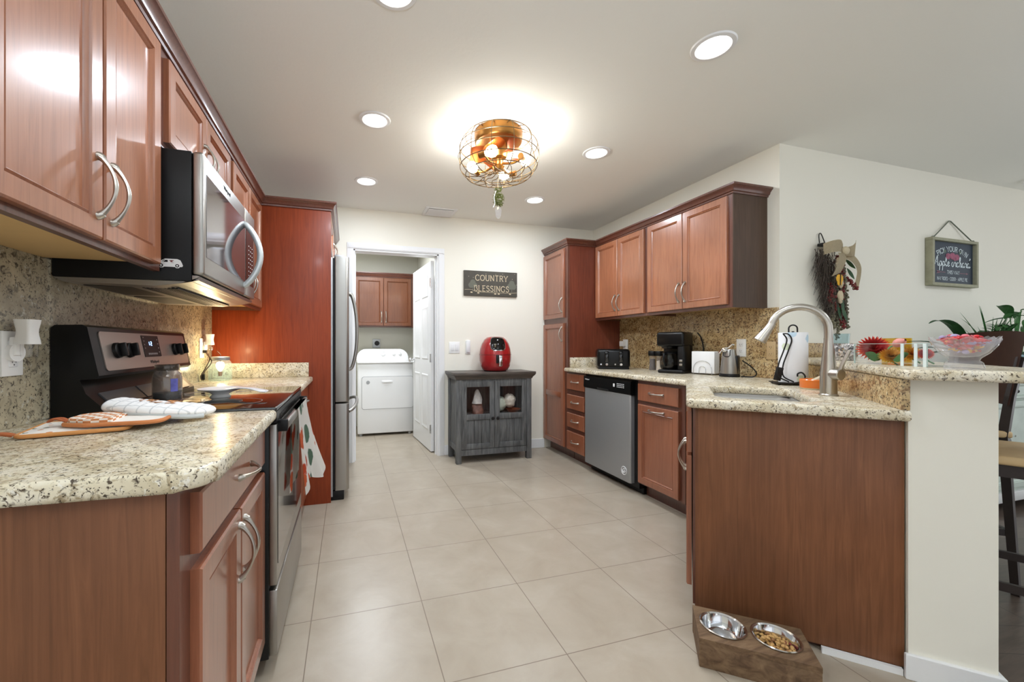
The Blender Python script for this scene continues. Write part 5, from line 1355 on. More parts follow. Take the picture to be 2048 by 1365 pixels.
# mason jar lamp
j = thing('jar_lamp', 'aqua glass mason jar lamp glowing in the corner beyond the range', 'lamp', (-.765, 2.845, CT))
m = M(); m.lathe([(0, .002), (.058, .002), (.064, .008), (.065, .10), (.058, .118), (.050, .126), (.050, .140)], (0, 0, 0), 36); obj('jar', m, MT['glassb'], j, True)
m = M(); m.lathe([(.0515, .128), (.053, .130), (.053, .147), (.050, .150), (0, .1505)], (0, 0, 0), 36); obj('lid', m, MT['steel_d'], j, True)
m = M(); m.lathe([(0, .028), (.010, .03), (.012, .045), (.012, .055)], (0, 0, 0), 14); m.cyl((0, 0, .055), (0, 0, .148), .003, seg=8); so = obj('socket', m, MT['bronze'], j, True)
m = M(); m.lathe([(0, .058), (.008, .062), (.020, .082), (.023, .098), (.018, .113), (0, .120)], (0, 0, 0), 20); obj('bulb', m, emit('jar_bulb', (1, .8, .5, 1), 40), so, True, label='glowing filament bulb')
m = M(); m.tube(catmull([(0, 0, .15), (.004, -.01, .165), (-.012, -.02, .185)], 6), .0012, 6); obj('wire_bail', m, MT['iron'], j, True)
l = bpy.data.lights.new('jar_lamp_light', 'POINT'); l.energy = 2.2; l.color = (1, .72, .38); l.shadow_soft_size = .02
o = bpy.data.objects.new('jar_lamp_light', l); COL.objects.link(o); o.location = (-.745, 2.815, CT + .185)
cdp = catmull([(XS + .02, 2.835, 1.10), (-.835, 2.83, 1.085), (-.815, 2.82, 1.05), (-.83, 2.80, 1.0), (-.848, 2.78, .955), (-.85, 2.785, .93), (-.842, 2.80, .922)], 8)
cr = thing('power_cord', 'brown lamp cord dangling from the outlet to the glowing jar', 'cord', (-.845, 2.79, CT))
obj('cord', M().tube(cdp, .003, 8), pbr('brown_cord', C(64, 44, 34), .5), cr)
obj('cord', M().tube(catmull([(XS + .02, 2.84, 1.098), (-.82, 2.825, 1.07), (-.80, 2.80, 1.03), (-.83, 2.785, .98), (-.842, 2.795, .95)], 8), .0028, 8), pbr('brown_cord_strand', C(70, 48, 36), .5), cr)
obj('inline_switch', M().box((-.852, 2.79, .925), (-.834, 2.808, .962), .004), MT['iron'], cr)
m = M(); m.box((XS + .009, 2.826, 1.088), (XS + .03, 2.846, 1.106), .003); obj('plug', m, MT['iron'], cr)
# kitchen towel over the oven handle
tw = thing('kitchen_towel', 'white pumpkin-print kitchen towel hanging over the oven door handle', 'towel', (-.213, 2.05, .5))
tm = blobs('pumpkin_print', C(232, 228, 220), [C(206, 98, 52), C(92, 118, 96), C(200, 88, 46), C(232, 228, 220), C(196, 78, 40), C(110, 130, 108)], 10, .95, .50)
def drape(front):
    def f(s, t):
        yc = 1.97; wd = .165 + (.06 if front else .04) * t
        y = yc + wd * (s - .5) * 2 * (1 if front else .8) + (.035 if front else -.06) * t
        fold = .012 * math.sin(s * 9 + 1) * t + .006 * math.sin(s * 21) * t
        if front: x = -.2005 + .002 + .085 * t ** 1.5 * (.25 + .75 * s) + fold; z = .871 - (.355 - .03 * math.sin(s * 6)) * t
        else: x = -.2245 + .004 * math.sin(s * 12) * t; z = .871 - .33 * t
        if t < .06: x = (-.213 + (x + .213) * (t / .06) ** .5); z = .872 - .0 * t
        return (x, y, z)
    return f
obj('front_fall', M().grid(drape(True), 26, 26).thick(.0025), tm, tw)
obj('back_fall', M().grid(drape(False), 20, 20).thick(.002), tm, tw)

# ------------------------------------------------------------------ on the bar
BT = 1.0558
cb = thing('crystal_bowl', 'footed cut-crystal bowl filled with red wrapped candy on the bar', 'bowl', (1.965, .815, BT))
prof = [(0, .006), (.055, .004), (.066, 0), (.068, .006), (.062, .024), (.050, .032), (.056, .040), (.082, .058), (.106, .085), (.116, .108), (.118, .112), (.113, .110), (.10, .088), (.076, .062), (.048, .046), (0, .042)]
m = M(); m.lathe(prof, (0, 0, 0), 48)
for q in m.bm.verts:
    r = math.hypot(q.co.x, q.co.y)
    if r > .04:
        a = math.atan2(q.co.y, q.co.x); k = 1 + .022 * math.cos(24 * a + q.co.z * 120) * (1 if q.co.z > .03 else .6)
        q.co.x *= k; q.co.y *= k
        if q.co.z > .10: q.co.z += .006 * math.cos(12 * a)
m.xf(Matrix.Diagonal((.66, .66, .93, 1))); obj('bowl', m, MT['crystal'], cb, True, smooth=20)
cm = [pbr('red_candy_wrapper', C(206, 38, 44), .35), pbr('lilac_candy_wrapper', C(180, 168, 206), .35), pbr('yellow_candy_wrapper', C(230, 178, 60), .35), pbr('pink_candy_wrapper', C(226, 120, 130), .35)]
for k in range(54):
    zz = .054 + .054 * (k / 54); rr = .62 * (min(.080, .02 + (zz - .045) * 1.1) if zz < .112 else .07) * math.sqrt(random.random())
    a = random.uniform(0, 6.28)
    p = Vector((1.965 + rr*math.cos(a), .815 + rr*math.sin(a), BT + zz + .004))
    m = M(); rt = Matrix.Rotation(random.uniform(0, 3), 3, 'Z') @ Matrix.Rotation(random.uniform(-.6, .6), 3, 'X')
    m.sphere((0, 0, 0), (.011, .008, .007), 10)
    for e in (-1, 1):
        m.tube([(e*.009, 0, 0), (e*.013, 0, 0), (e*.019, 0, 0)], [.0025, .003, .007], 8, True, .35)
    m.xf(Matrix.Translation(p) @ rt.to_4x4())
    single('candy', m, random.choice((cm[0], cm[0], cm[0], cm[1], cm[2], cm[3])), 'small wrapped candy heaped in the cut-crystal bowl', 'candy', 'wrapped candies in the crystal bowl')
# long clear glass planter with flowers
gp = thing('glass_planter', 'long clear glass planter of artificial flowers with pale vertical strips on the bar', 'planter', (2.128, 1.055, BT), R(-115))
m = M()
m.box((-.165, -.05, 0), (.165, .05, .004)); m.box((-.165, -.05, .004), (.165, -.046, .085)); m.box((-.165, .046, .004), (.165, .05, .085)); m.box((-.165, -.046, .004), (-.161, .046, .085)); m.box((.161, -.046, .004), (.165, .046, .085))
obj('panes', m, MT['glass'], gp, True)
m = M()
for y in (-.05, .046): m.box((-.165, y, .085), (.165, y + .004, .0866))
for x in (-.165, .161): m.box((x, -.046, .085), (x + .004, .046, .0866)); m.box((x, -.0505, 0), (x + .004, -.0465, .085))
obj('rim', m, pbr('pale_green_glass_edge', C(190, 214, 206), .2), gp, True)
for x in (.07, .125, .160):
    obj('corner_strip', M().box((x - .006, -.053, 0), (x + .006, -.0505, .086)), pbr('strip_painted_reflection', C(216, 228, 226), .15), gp, True)  # mirror strips: the reflected windows are put into the pale colour
def gpw(x, y, z): return Matrix.Translation((2.128, 1.055, BT)) @ Matrix.Rotation(R(-115), 4, 'Z') @ Vector((x, y, z))
def dahlia(p, r, mats, lab, name, up=.6):
    t = thing(name, lab, 'artificial flower', p)
    rt = Vector((0, 0, 1)).rotation_difference(Vector((-.85, -.5, up)).normalized()).to_matrix()
    for ly, (n, el, rr) in enumerate(((26, 4, 1.0), (24, 20, .97), (22, 36, .88), (18, 52, .74), (12, 66, .58), (8, 80, .42))):
        m = M()
        for k in range(n):
            a = 2 * math.pi * k / n + ly * .3; d = Vector((math.cos(a)*math.cos(R(el)), math.sin(a)*math.cos(R(el)), math.sin(R(el)))); sd = Vector((-math.sin(a), math.cos(a), 0))
            up = d.cross(sd) * -1
            L_ = r * rr
            V = [m.bm.verts.new(rt @ (d*L_*q + sd*wv*r*.105*sg + up*.0*q)) for q, wv, sg in ((.1, .5, 1), (.55, 1.1, 1), (1, .05, 0), (.55, 1.1, -1), (.1, .5, -1))]
            m.bm.faces.new(V)
        m.thick(.0012)
        obj('petals', m, mats[min(ly, len(mats) - 1)], t, True)
    m = M(); m.tube(catmull([(0, 0, 0), (.01, 0, -.02), (.03, -.01, -.035)], 4), .003, 8); obj('stem', m, MT['leaf'], t, True)
    return t
orr = [pbr('orange_petal', C(238, 104, 44), .6), pbr('red_orange_petal', C(214, 52, 36), .6), pbr('red_petal', C(180, 34, 34), .6)]
yel = [pbr('yellow_petal_outer', C(232, 184, 52), .6), pbr('gold_petal', C(214, 150, 34), .6)]
dahlia(gpw(-.130, 0, .064), .060, orr, 'large orange-red dahlia bloom at the left of the glass planter', 'artificial_flower', .5)
dahlia(gpw(-.02, -.02, .034), .040, yel, 'yellow bloom lying in the glass planter behind the front pane', 'artificial_flower', .9)
dahlia(gpw(.04, .005, .045), .034, yel, 'pale yellow bloom nearest the pale strips of the planter', 'artificial_flower', .8)
dahlia(gpw(.10, .0, .045), .026, orr, 'small orange bloom between the pale strips of the planter', 'artificial_flower', .7)
t = thing('artificial_flower', 'pink tulip bud leaning over the orange dahlia on the bar', 'artificial flower', gpw(-.06, .02, .078))
m = M()
for k in range(6):
    a = k * math.pi / 3
    m.grid(lambda s, q, a=a: ((.018*math.sin(math.pi*min(1, q*.85+.08))*math.cos(a + (s-.5)*1.4), .018*math.sin(math.pi*min(1, q*.85+.08))*math.sin(a + (s-.5)*1.4), .055*q)), 4, 8)
m.xf(Matrix.Rotation(R(65), 4, 'Y') ); m.xf(Matrix.Rotation(R(-110), 4, 'Z')); obj('petals', m, pbr('pink_petal', C(226, 150, 140), .6, var=.12, vs=60), t, True)
m = M(); m.tube(catmull([(0, 0, 0), (-.03, 0, -.012), (-.06, -.005, -.04)], 5), .003, 8); obj('stem', m, MT['leaf'], t, True)
m = M()
for cx, a0, ln in ((-.09, .3, .06), (-.05, 2.6, .07), (.01, .1, .08)):
    P0 = Vector((cx, -.035, .02)); d = Vector((math.cos(a0), -.1, .35)).normalized()
    m.grid(lambda s, q: tuple(P0 + d*ln*q + Vector((0, .25, 1))*(s - .5)*.035*math.sin(math.pi*min(1, q*.9+.05))), 2, 8)
o = obj('leaves', m.thick(.001), MT['leaf'], gp, True)
# candle holders on the bar
def cube_glass(c, sx, sy, h, mat, lab, name, cat, th=.005, r=0):
    t = thing(name, lab, cat, c, r)
    m = M(); m.box((-sx, -sy, 0), (sx, sy, .006)); m.box((-sx, -sy, .006), (sx, -sy + th, h)); m.box((-sx, sy - th, .006), (sx, sy, h)); m.box((-sx, -sy + th, .006), (-sx + th, sy - th, h)); m.box((sx - th, -sy + th, .006), (sx, sy - th, h))
    obj('glass', m, mat, t, True); return t
def barpt(px, y0, off=0):
    return px
t = cube_glass((2.42, 1.215, BT), .034, .034, .112, MT['glassamb'], 'square amber glass candle holder behind the pink tulip', 'candle_holder', 'candle holder', r=R(-20))
m = M(); m.cyl((0, 0, .007), (0, 0, .05), .028, seg=20); obj('candle', m, pbr('amber_wax', C(226, 170, 60), .5), t, True)
t = thing('candle_holder', 'square silver crackle-mirror candle holder beside the faucet on the bar', 'candle holder', (2.50, 1.485, BT), R(-20))
m = M(); m.box((-.045, -.045, 0), (.045, .045, .088), .002); m.box((-.028, -.028, .0882), (.028, .028, .0886)); 
def crackle():
    mm, nt, b = new_mat('silver_crackle_mosaic')
    v = N(nt, 'ShaderNodeTexVoronoi'); v.inputs['Scale'].default_value = 90; nt.links.new(pos(nt), v.inputs['Vector'])
    sp = N(nt, 'ShaderNodeSeparateColor'); nt.links.new(v.outputs['Color'], sp.inputs[0])
    nt.links.new(ramp(nt, sp.outputs[0], [(.2, C(120, 118, 118)), (.6, C(204, 202, 200)), (.9, C(232, 224, 220))]), b.inputs['Base Color'])
    b.inputs['Metallic'].default_value = .7; b.inputs['Roughness'].default_value = .15
    bump(nt, b, v.outputs['Distance'], .6, .004); return mm
obj('mosaic_cube', m, crackle(), t, True)
t = thing('drinking_glass', 'pale blue tumbler standing behind the silver candle holder', 'glass', (2.80, 1.66, BT))
m = M(); m.lathe([(0, .004), (.030, .002), (.034, .006), (.042, .145), (.043, .148), (.040, .146), (.031, .012), (0, .010)], (0, 0, 0), 28); obj('tumbler', m, MT['glassblue'], t, True)

# ------------------------------------------------------------------ dining wall decor
def wall_y(d): return YD - d
ap = thing('hanging_sign', 'framed navy sign reading Apple orchard hanging by a cord on the right wall', 'sign', (4.51, YD, 1.79))
ax0, ax1, az0, az1 = 4.222, 4.802, 1.592, 1.957
m = M()
for a, b in (((ax0, az0), (ax1, az0 + .022)), ((ax0, az1 - .022), (ax1, az1)), ((ax0, az0 + .022), (ax0 + .026, az1 - .022)), ((ax1 - .026, az0 + .022), (ax1, az1 - .022))):
    m.box((a[0], YD - .045, a[1]), (b[0], YD - .002, b[1]), .002)
obj('frame', m, pbr('pale_sage_wood', C(158, 156, 132), .7, var=.1, vs=30), ap)
obj('board', M().box((ax0 + .02, YD - .022, az0 + .018), (ax1 - .02, YD - .014, az1 - .018)), pbr('navy_sign_paint', C(44, 56, 70), .6, var=.12, vs=20), ap)
axc, ay = (ax0 + ax1) / 2, YD - .0235
flat_ = lambda x0, z0, kx=1.0: (lambda q: (x0 + q[0] * kx, ay, z0 + q[1]))
pale = pbr('pale_blue_lettering', C(226, 238, 242), .7)
def arc_map(q):
    rad = .26; a = q[0] * .78 / rad
    return (axc + (rad + q[1]) * math.sin(a) * 1.25, ay, 1.866 - rad + (rad + q[1]) * math.cos(a) * 1.0)
obj('lettering', letters(M(), 'PICK YOUR OWN', .038, arc_map, .13, .16), pale, ap, smooth=0)
obj('lettering', letters(M(), 'Apple orchard', .036, flat_(axc, 1.748, 1.42), .16, .02, SCRIPT, False), pale, ap, smooth=0)
obj('lettering', letters(M(), 'THIS WAY', .026, flat_(axc + .01, 1.690), .14, .16), pale, ap, smooth=0)
obj('lettering', letters(M(), 'HAY RIDES . CIDER . APPLE PIE', .024, flat_(axc, 1.640, .86), .13, .13), pale, ap, smooth=0)
m = M()
for cx, cz, r in ((-.055, 1.832, .024), (0, 1.836, .027), (.055, 1.830, .024), (.03, 1.822, .022)):
    m.cap(m.ring([(axc + cx + r*1.3*math.cos(q), ay - .0004 - abs(cx)*.002, cz - .006 + r*math.sin(q)) for q in [2*math.pi*k/18 for k in range(18)]]))
obj('painted_apples', m, pbr('apple_red_paint', C(150, 80, 104), .7, var=.4, vs=40), ap, smooth=0)
m = M()
for cx, sg in ((-.09, -1), (.09, 1)):
    m.cap(m.ring([(axc + cx + a, ay - .0003, 1.85 + b) for a, b in ((0,0), (sg*.02,.012), (sg*.01,.028), (-sg*.012,.018))]))
obj('painted_leaves', m, pbr('muted_green_paint', C(96, 114, 98), .7), ap, smooth=0)
m = M()
ribbon(m, [Vector((.13,0,0)), Vector((.215,0,0))], .004, flat_(axc - .04, 1.70)); m.cap(m.ring([flat_(axc - .04, 1.70)(q) for q in ((.215,-.008), (.245,0), (.215,.008))]))
ribbon(m, [Vector((-.20,0,0)), Vector((-.10,0,0))], .004, flat_(axc + .01, 1.70)); m.cap(m.ring([flat_(axc, 1.70)(q) for q in ((-.2,-.012), (-.16,-.008), (-.16,.008), (-.2,.012), (-.185,0))]))
obj('painted_arrow', m, pbr('dusty_rose_paint', C(140, 100, 112), .7), ap, smooth=0)
m = M(); m.tube([(ax0 + .035, YD - .03, az1 - .002), (axc - .01, YD - .008, 2.108), (axc + .01, YD - .008, 2.108), (ax1 - .045, YD - .03, az1 - .002)], .004, 8)
for x in (ax0 + .035, ax1 - .045): m.sphere((x, YD - .03, az1 + .004), (.012, .010, .008), 8)
obj('hanging_cord', m, pbr('grey_green_cord', C(112, 118, 104), .9), ap)
# autumn swag
sw = thing('autumn_swag', 'dried autumn swag with a burlap bow hanging on the dining wall', 'wall decoration', (3.14, YD, 1.56))
def W(x, z, d=.03): return Vector((x, YD - d, z))
m = M(); m.tube(catmull([W(3.07, 1.83, .012), W(3.065, 1.885, .012), W(3.085, 1.895, .012), W(3.11, 1.83, .02)], 6), .003, 8); m.box((3.05, YD - .05, 1.805), (3.14, YD - .01, 1.825), .004)
obj('hanger', m, MT['iron'], sw)
rs = random.Random(5)
m = M()
for k in range(620):
    t0 = rs.random(); x0 = 3.045 + .11 * t0 + rs.uniform(-.04, .05); z0 = 1.79 - .42 * t0
    side = rs.choice((-1, -1, -1, .5)); ln = rs.uniform(.07, .20) * (1 - .35 * t0)
    a = Vector((side * rs.uniform(.1, .75), -rs.uniform(-.15, .35), -1)).normalized()
    if k % 4 == 0: x0 += .08; a.x *= .3
    p = W(x0, z0, rs.uniform(.015, .06)); b_ = p + a * ln
    b_.y = min(b_.y, YD - .004)
    mid_ = (p + b_) / 2 + Vector((rs.uniform(-.01, .01), rs.uniform(-.01, .0), 0))
    m.tube([p, mid_, b_], [.0018, .0014, .0006], 4, False)
obj('twigs', m, MT['twig'], sw)
def spray(x, z, ang, ln, n, r, mat, name, d=.06, wob=.012):
    m = M(); d0 = Vector((math.sin(ang), 0, -math.cos(ang)))
    for k in range(n):
        p = W(x, z, d) + d0 * ln * rs.random() + Vector((rs.uniform(-wob, wob), rs.uniform(-wob, wob), rs.uniform(-wob, wob)))
        m.sphere(p, r * rs.uniform(.7, 1.2), 6)
    m.tube([W(x, z, d), W(x, z, d) + d0 * ln], .002, 6)
    obj(name, m, mat, sw)
for x, z, a, ln, n in ((3.16, 1.75, .05, .16, 50), (3.10, 1.55, -.02, .13, 70), (3.25, 1.60, .9, .13, 55), (3.19, 1.60, .15, .16, 50), (3.22, 1.34, .05, .09, 50), (3.18, 1.66, .25, .15, 45), (3.12, 1.52, .12, .16, 60), (3.20, 1.72, .1, .10, 40), (3.19, 1.40, .02, .12, 40)):
    spray(x, z, a, ln, n, .0065, MT['berry'], 'berry_spray')
gy = pbr('grey_sage_dried_stem', C(120, 116, 96), .9, var=.3, vs=60)
for x, z, a, ln, n in ((3.20, 1.62, .12, .26, 80), (3.24, 1.52, .15, .2, 70), (3.15, 1.48, .12, .22, 60), (3.26, 1.45, .05, .2, 60), (3.24, 1.68, .1, .16, 50), (3.2, 1.44, .12, .2, 60), (3.13, 1.62, .05, .24, 90), (3.16, 1.70, .1, .22, 80), (3.22, 1.66, .2, .22, 80), (3.12, 1.46, .1, .22, 80), (3.17, 1.38, .05, .20, 80), (3.21, 1.56, .02, .26, 90)):
    spray(x, z, a, ln, n, .007, gy, 'dried_stem', .05)
for x, z, s_ in ((3.165, 1.46, 1.3), (3.14, 1.66, 1), (3.175, 1.55, .8), (3.15, 1.70, .8)):
    m = M(); m.sphere(W(x, z, .075), (.018*s_, .014, .034*s_), 10)
    for q in m.bm.verts: q.co += Vector((rs.uniform(-1, 1), rs.uniform(-1, 1), rs.uniform(-1, 1))) * .004
    obj('dried_bloom', m, MT['cream'], sw)
m = M()
for dx, dz, rx, rz, an in ((-.012, .012, .020, .026, 25), (.014, .014, .018, .026, -25), (-.008, -.020, .014, .018, -20), (.010, -.018, .013, .018, 20)):
    m.sphere(W(3.095 + dx, 1.565 + dz, .115), (rx, .003, rz), 12, Matrix.Rotation(R(an), 3, 'Y'))
bfly = obj('butterfly', m, MT['yellow'], sw, label='yellow paper butterfly')
obj('butterfly_body', M().tube([W(3.098, 1.605, .119), W(3.095, 1.53, .119)], [.003, .002], 8), MT['iron'], bfly)
m = M()
for x, z, a, ln in ((3.23, 1.72, .9, .10), (3.21, 1.46, -.25, .13), (3.16, 1.42, .05, .12), (3.2, 1.4, .25, .11), (3.25, 1.66, .6, .09)):
    d0 = Vector((math.sin(a), -.15, -math.cos(a))); sd = Vector((math.cos(a), 0, math.sin(a)))
    m.grid(lambda s, t: tuple(W(x, z, .065) + d0*ln*t + sd*(s - .5)*.032*math.sin(math.pi*min(1, t*.92 + .04))), 2, 8)
obj('green_leaves', m.thick(.001), MT['leafd'], sw)
m = M()
def band(P, Wd, hw): 
    m_ = P
    return lambda s, t: tuple(m_(t) + hw(t) * (s - .5) * 2)
def strip(m, pts, wds):
    C_ = catmull(pts, 8); n = len(C_)
    m.grid(lambda s, t: tuple(C_[min(n-1, int(round(t*(n-1))))] + (wds[0] + (wds[1] - wds[0]) * t) * (s - .5)), 4, n - 1)
strip(m, [W(3.03, 1.775, .06), W(3.07, 1.79, .095), W(3.13, 1.795, .10), W(3.185, 1.775, .08)], (Vector((0, 0, .075)), Vector((0, 0, .085))))
m.thick(.002); obj('bow_wrap', m, MT['burlap'], sw)
m = M(); strip(m, [W(3.17, 1.76, .09), W(3.22, 1.765, .11), W(3.27, 1.785, .10), W(3.285, 1.79, .09)], (Vector((.0, .0, .05)), Vector((0.02, 0, .12)))); m.thick(.002); obj('bow_loop', m, MT['burlap'], sw)
m = M(); strip(m, [W(3.135, 1.75, .10), W(3.115, 1.70, .12), W(3.085, 1.64, .12), W(3.07, 1.60, .11)], (Vector((.060, 0, 0)), Vector((.085, 0, .030)))); m.thick(.002); obj('bow_tail', m, MT['burlap'], sw)
m = M(); strip(m, [W(3.20, 1.74, .09), W(3.26, 1.71, .10), W(3.325, 1.66, .09), W(3.355, 1.60, .07), W(3.345, 1.525, .06)], (Vector((.03, 0, .045)), Vector((.055, 0, 0.01)))); m.thick(.002); obj('bow_tail', m, MT['burlap'], sw)
m = M(); m.sphere(W(3.175, 1.765, .10), (.026, .02, .03), 12); obj('bow_knot', m, MT['burlap'], sw)

# ------------------------------------------------------------------ dining side: buffet, plants, stools
bf = thing('buffet_cabinet', 'distressed mint-white painted buffet cabinet against the dining wall', 'cabinet', (5.0, 1.75, 0))
bx0, bx1, by0, by1 = 4.03, 5.83, 1.585, YD - .002
m = M(); m.box((bx0 + .04, by0 + .02, .12), (bx1 - .04, by1, .90)); obj('body', m, MT['mint'], bf)
obj('top', M().box((bx0, by0 - .02, .90), (bx1, by1, .935), .008, 3), pbr('pale_blue_white_top', C(206, 222, 228), .4), bf)
m = M(); m.box((bx0 + .02, by0, .06), (bx1 - .02, by1, .125), .006)
for x in (bx0 + .05, bx1 - .12): m.tube(catmull([(x + .03, by0 + .03, .07), (x + .01, by0 + .0, .05), (x + .0, by0 + .02, .025), (x - .01, by0 - .01, .006)], 5), .026, 10)
for x in (bx0 + .05, bx1 - .12): m.box((x, by1 - .07, 0), (x + .06, by1 - .01, .07))
obj('plinth', m, pbr('white_distressed_base', C(214, 214, 212), .5), bf)
mott = MT['mint']
for k in range(3):
    x0 = bx0 + .07 + k * .56
    d = obj('drawer', door_leaf(M(), (x0, by0 + .02, .765), (1,0,0), (0,0,1), .53, .115, .018, .03), MT['mint'], bf)
    m = M(); m.cyl((x0 + .265, by0, .822), (x0 + .265, by0 - .014, .822), .006, seg=10); m.sphere((x0 + .265, by0 - .02, .822), .014, 12); obj('knob', m, MT['iron'], d)
    d = obj('door', door_leaf(M(), (x0, by0 + .02, .15), (1,0,0), (0,0,1), .53, .60, .018, .05), mott, bf)
    m = M(); rs2 = random.Random(k)
    for q in range(60):
        a, r = rs2.uniform(0, 6.28), rs2.uniform(0, .13)
        m.cap(m.ring([(x0 + .265 + r*math.cos(a) + .010*rs2.uniform(.3, 1.2)*math.cos(t_), by0 + .0105, .40 + r*math.sin(a) + .006*math.sin(t_)) for t_ in [j*1.05 for j in range(6)]]))
    obj('painted_motif', m, pbr('worn_brown_motif', C(118, 112, 92), .8), d, smooth=0)
def blade_leaf(m, p, az, el, ln, wd, curl=.5, n=9):
    """leaf from p, heading az, rising at el and drooping by curl"""
    h = Vector((math.cos(az), math.sin(az), 0)); sd = Vector((-math.sin(az), math.cos(az), 0)); q = Vector(p); pts = []
    for k in range(n + 1):
        t = k / n; e = el - curl * t * 1.6
        pts.append(q.copy()); q = q + (h * math.cos(e) + Vector((0, 0, 1)) * math.sin(e)) * ln / n
    rows = []
    for k, c_ in enumerate(pts):
        t = k / n; ww = wd * math.sin(math.pi * min(1, (t * .93 + .05))) ** .8 / 2
        c_.y = min(c_.y, YD - .01)
        rows.append((m.bm.verts.new(c_ + sd * ww + Vector((0, 0, ww * .35))), m.bm.verts.new(c_), m.bm.verts.new(c_ - sd * ww + Vector((0, 0, ww * .35)))))
    for v_ in rows:
        for x_ in v_: x_.co.y = min(x_.co.y, YD - .008)
    for a, b in zip(rows, rows[1:]):
        m.bm.faces.new((a[0], a[1], b[1], b[0])); m.bm.faces.new((a[1], a[2], b[2], b[1]))
def pot(t, r, h, mat):
    m = M(); m.lathe([(0, 0), (r*.75, 0), (r*.8, .01), (r, h - .02), (r*1.05, h - .015), (r*1.05, h), (r*.95, h), (r*.9, h - .02), (0, h - .02)], (0, 0, 0), 28); obj('pot', m, mat, t, True)
PB = .936
t = thing('potted_plant', 'leafy potted plant in a pale blue pot at the right end of the group', 'plant', (4.88, 1.74, PB))
pot(t, .10, .13, pbr('pale_blue_glaze', C(178, 208, 222), .25))
m = M(); ms_ = M(); r3 = random.Random(11)
for k in range(34):
    az = r3.uniform(-3.3, .3); el = r3.uniform(.3, 1.35); h0 = r3.uniform(.06, .26)
    p = Vector((4.88 + .06*math.cos(az), 1.74 + .05*math.sin(az), PB + .11))
    q = p + Vector((math.cos(az)*.13*math.cos(el)*1.6, math.sin(az)*.07, h0 * math.sin(el) + .05))
    q.y = min(q.y, YD - .05); ms_.tube([p, (p + q)/2 + Vector((0, 0, .02)), q], .003, 6, False)
    blade_leaf(m, q, az, el * .8, r3.uniform(.13, .22), r3.uniform(.05, .085), .8)
for k in range(5): 
    az = -1.6 + (k - 2) * .5; p = Vector((4.78, 1.72, PB + .12)); q = Vector((4.72 + .02*k, 1.70, PB + .40 + .015*k)); ms_.tube([p, q], .003, 6, False); blade_leaf(m, q, az + (1.6 if k % 2 else -1.6), .1, .16, .045, .5)
obj('leaves', m.thick(.0008), MT['leaf'], t); obj('stems', ms_, MT['leaf'], t)
t = thing('potted_plant', 'fern-like potted plant with narrow leaflets left of the brown chair back', 'plant', (4.36, 1.72, PB))
pot(t, .085, .11, MT['espresso'])
m = M(); ms_ = M(); r3 = random.Random(4)
for k in range(12):
    az = r3.uniform(-3.4, .4); el = r3.uniform(.7, 1.4); ln = r3.uniform(.22, .36); p = Vector((4.36, 1.72, PB + .09)); pts = []
    h = Vector((math.cos(az), math.sin(az) * .5, 0)); q = p.copy()
    for i in range(12):
        e = el - .8 * i / 12; q = q + (h * math.cos(e) + Vector((0, 0, 1)) * math.sin(e)) * ln / 12; q.y = min(q.y, YD - .03); pts.append(q.copy())
        if i > 2:
            for sg_ in (-1, 1): blade_leaf(m, q, az + sg_ * 1.1, .35, .065, .018, .3, 5)
    ms_.tube([p] + pts, .0022, 5, False)
obj('leaves', m.thick(.0006), MT['leafd'], t); obj('stems', ms_, MT['leafd'], t)
t = thing('potted_plant', 'potted plant with long arching leaves at the far left of the group', 'plant', (4.05, 1.70, PB))
t.location = (4.20, 1.70, PB); pot(t, .08, .10, MT['mint'])
m = M(); r3 = random.Random(9)
for k in range(16):
    az = r3.uniform(2.4, 4.2) if k < 9 else r3.uniform(-1.6, .6); blade_leaf(m, (4.20, 1.70, PB + .08), az, r3.uniform(.6, 1.2), r3.uniform(.26, .44), r3.uniform(.04, .06), .75, 12)
blade_leaf(m, (4.16, 1.70, PB + .1), 3.2, 1.15, .62, .065, .95, 14)
obj('leaves', m.thick(.0008), MT['leafd'], t)
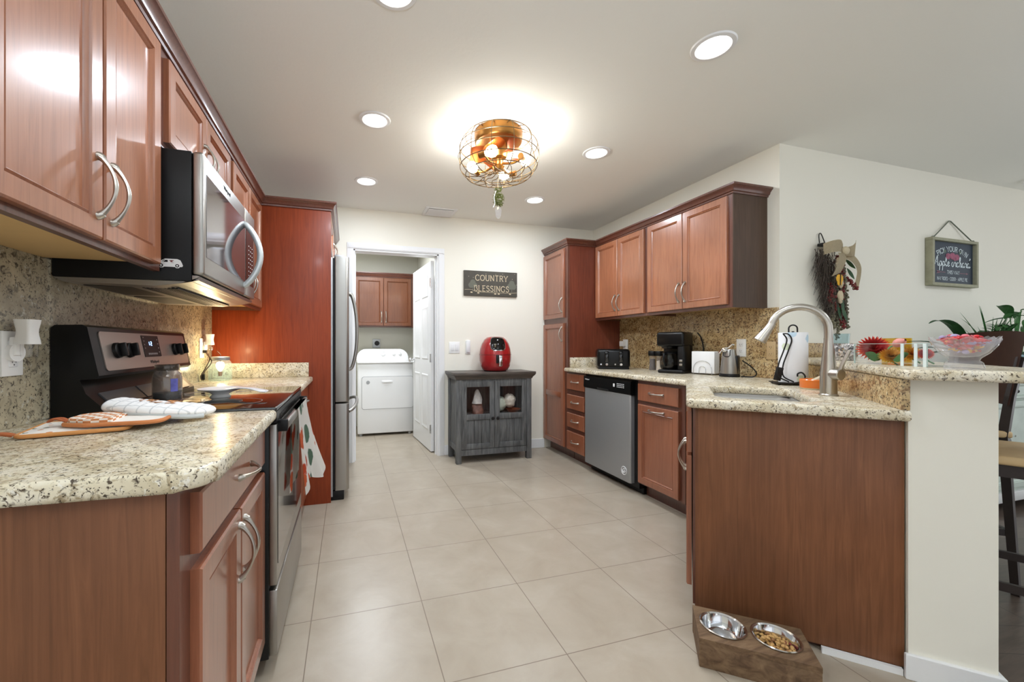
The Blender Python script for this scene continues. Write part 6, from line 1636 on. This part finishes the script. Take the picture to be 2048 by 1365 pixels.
t = thing('potted_plant', 'wispy grassy potted plant behind the brown chair back', 'plant', (4.58, 1.76, PB))
pot(t, .07, .10, MT['white'])
m = M(); r3 = random.Random(2)
for k in range(46):
    az = r3.uniform(-3.4, .4); blade_leaf(m, (4.58, 1.76, PB + .08), az, r3.uniform(.9, 1.5), r3.uniform(.25, .5), .007, r3.uniform(.1, .6), 8)
for k in range(6): blade_leaf(m, (4.58, 1.76, PB + .2), r3.uniform(-3, 0), .9, .2, .07, .7)
obj('leaves', m.thick(.0005), MT['leaf'], t)
# bar stools on the dining side
def stool(loc, rz, lab):
    t = thing('bar_stool', lab, 'bar stool', loc, rz, 'bar stools on the dining side')
    m = M(); m.box((-.20, -.19, .71), (.20, .19, .742), .010, 3); obj('seat', m, MT['tanwood'], t, True, label='tan wooden seat')
    m = M(); m.box((-.18, -.17, .665), (.18, .17, .708)); obj('apron', m, MT['espresso'], t, True)
    for x in (-.18, .18):
        m = M(); m.tube([(x * 1.08, -.185, 0), (x, -.165, .71)], [.018, .022], 4); obj('leg', m, MT['espresso'], t, True, smooth=0)
        m = M(); m.tube([(x * 1.08, .20, 0), (x, .168, .72), (x, .19, .90), (x, .225, 1.08)], [.018, .022, .02, .018], 4); obj('leg', m, MT['espresso'], t, True, smooth=0)
    m = M()
    for z, k in ((.20, 1.05), (.32, 1.03)):
        m.box((-.18 * k, -.185, z), (.18 * k, -.165, z + .03))
    for x in (-.188, .172): m.box((x, -.17, .26), (x + .016, .18, .29))
    m.box((-.18, .17, .26), (.18, .186, .29)); obj('rung', m, MT['espresso'], t, True)
    m = M()
    def bk(s, q): 
        a = (s - .5) * 2
        return (a * .215, .185 + .055 * q + .04 * (1 - a * a) - .02,   .86 + .345 * q - .012 * a * a * q)
    m.grid(bk, 16, 8).thick(-.022); obj('backrest', m, MT['leather'], t, True, label='curved brown leather backrest')
    return t
st = stool((2.43, .86, 0), R(-150), 'bar stool with tan seat partly hidden by the cream half wall')
dup(st, (2.87, 1.32, 0), R(-128), 'bar stool whose brown leather back rises behind the crystal bowl')
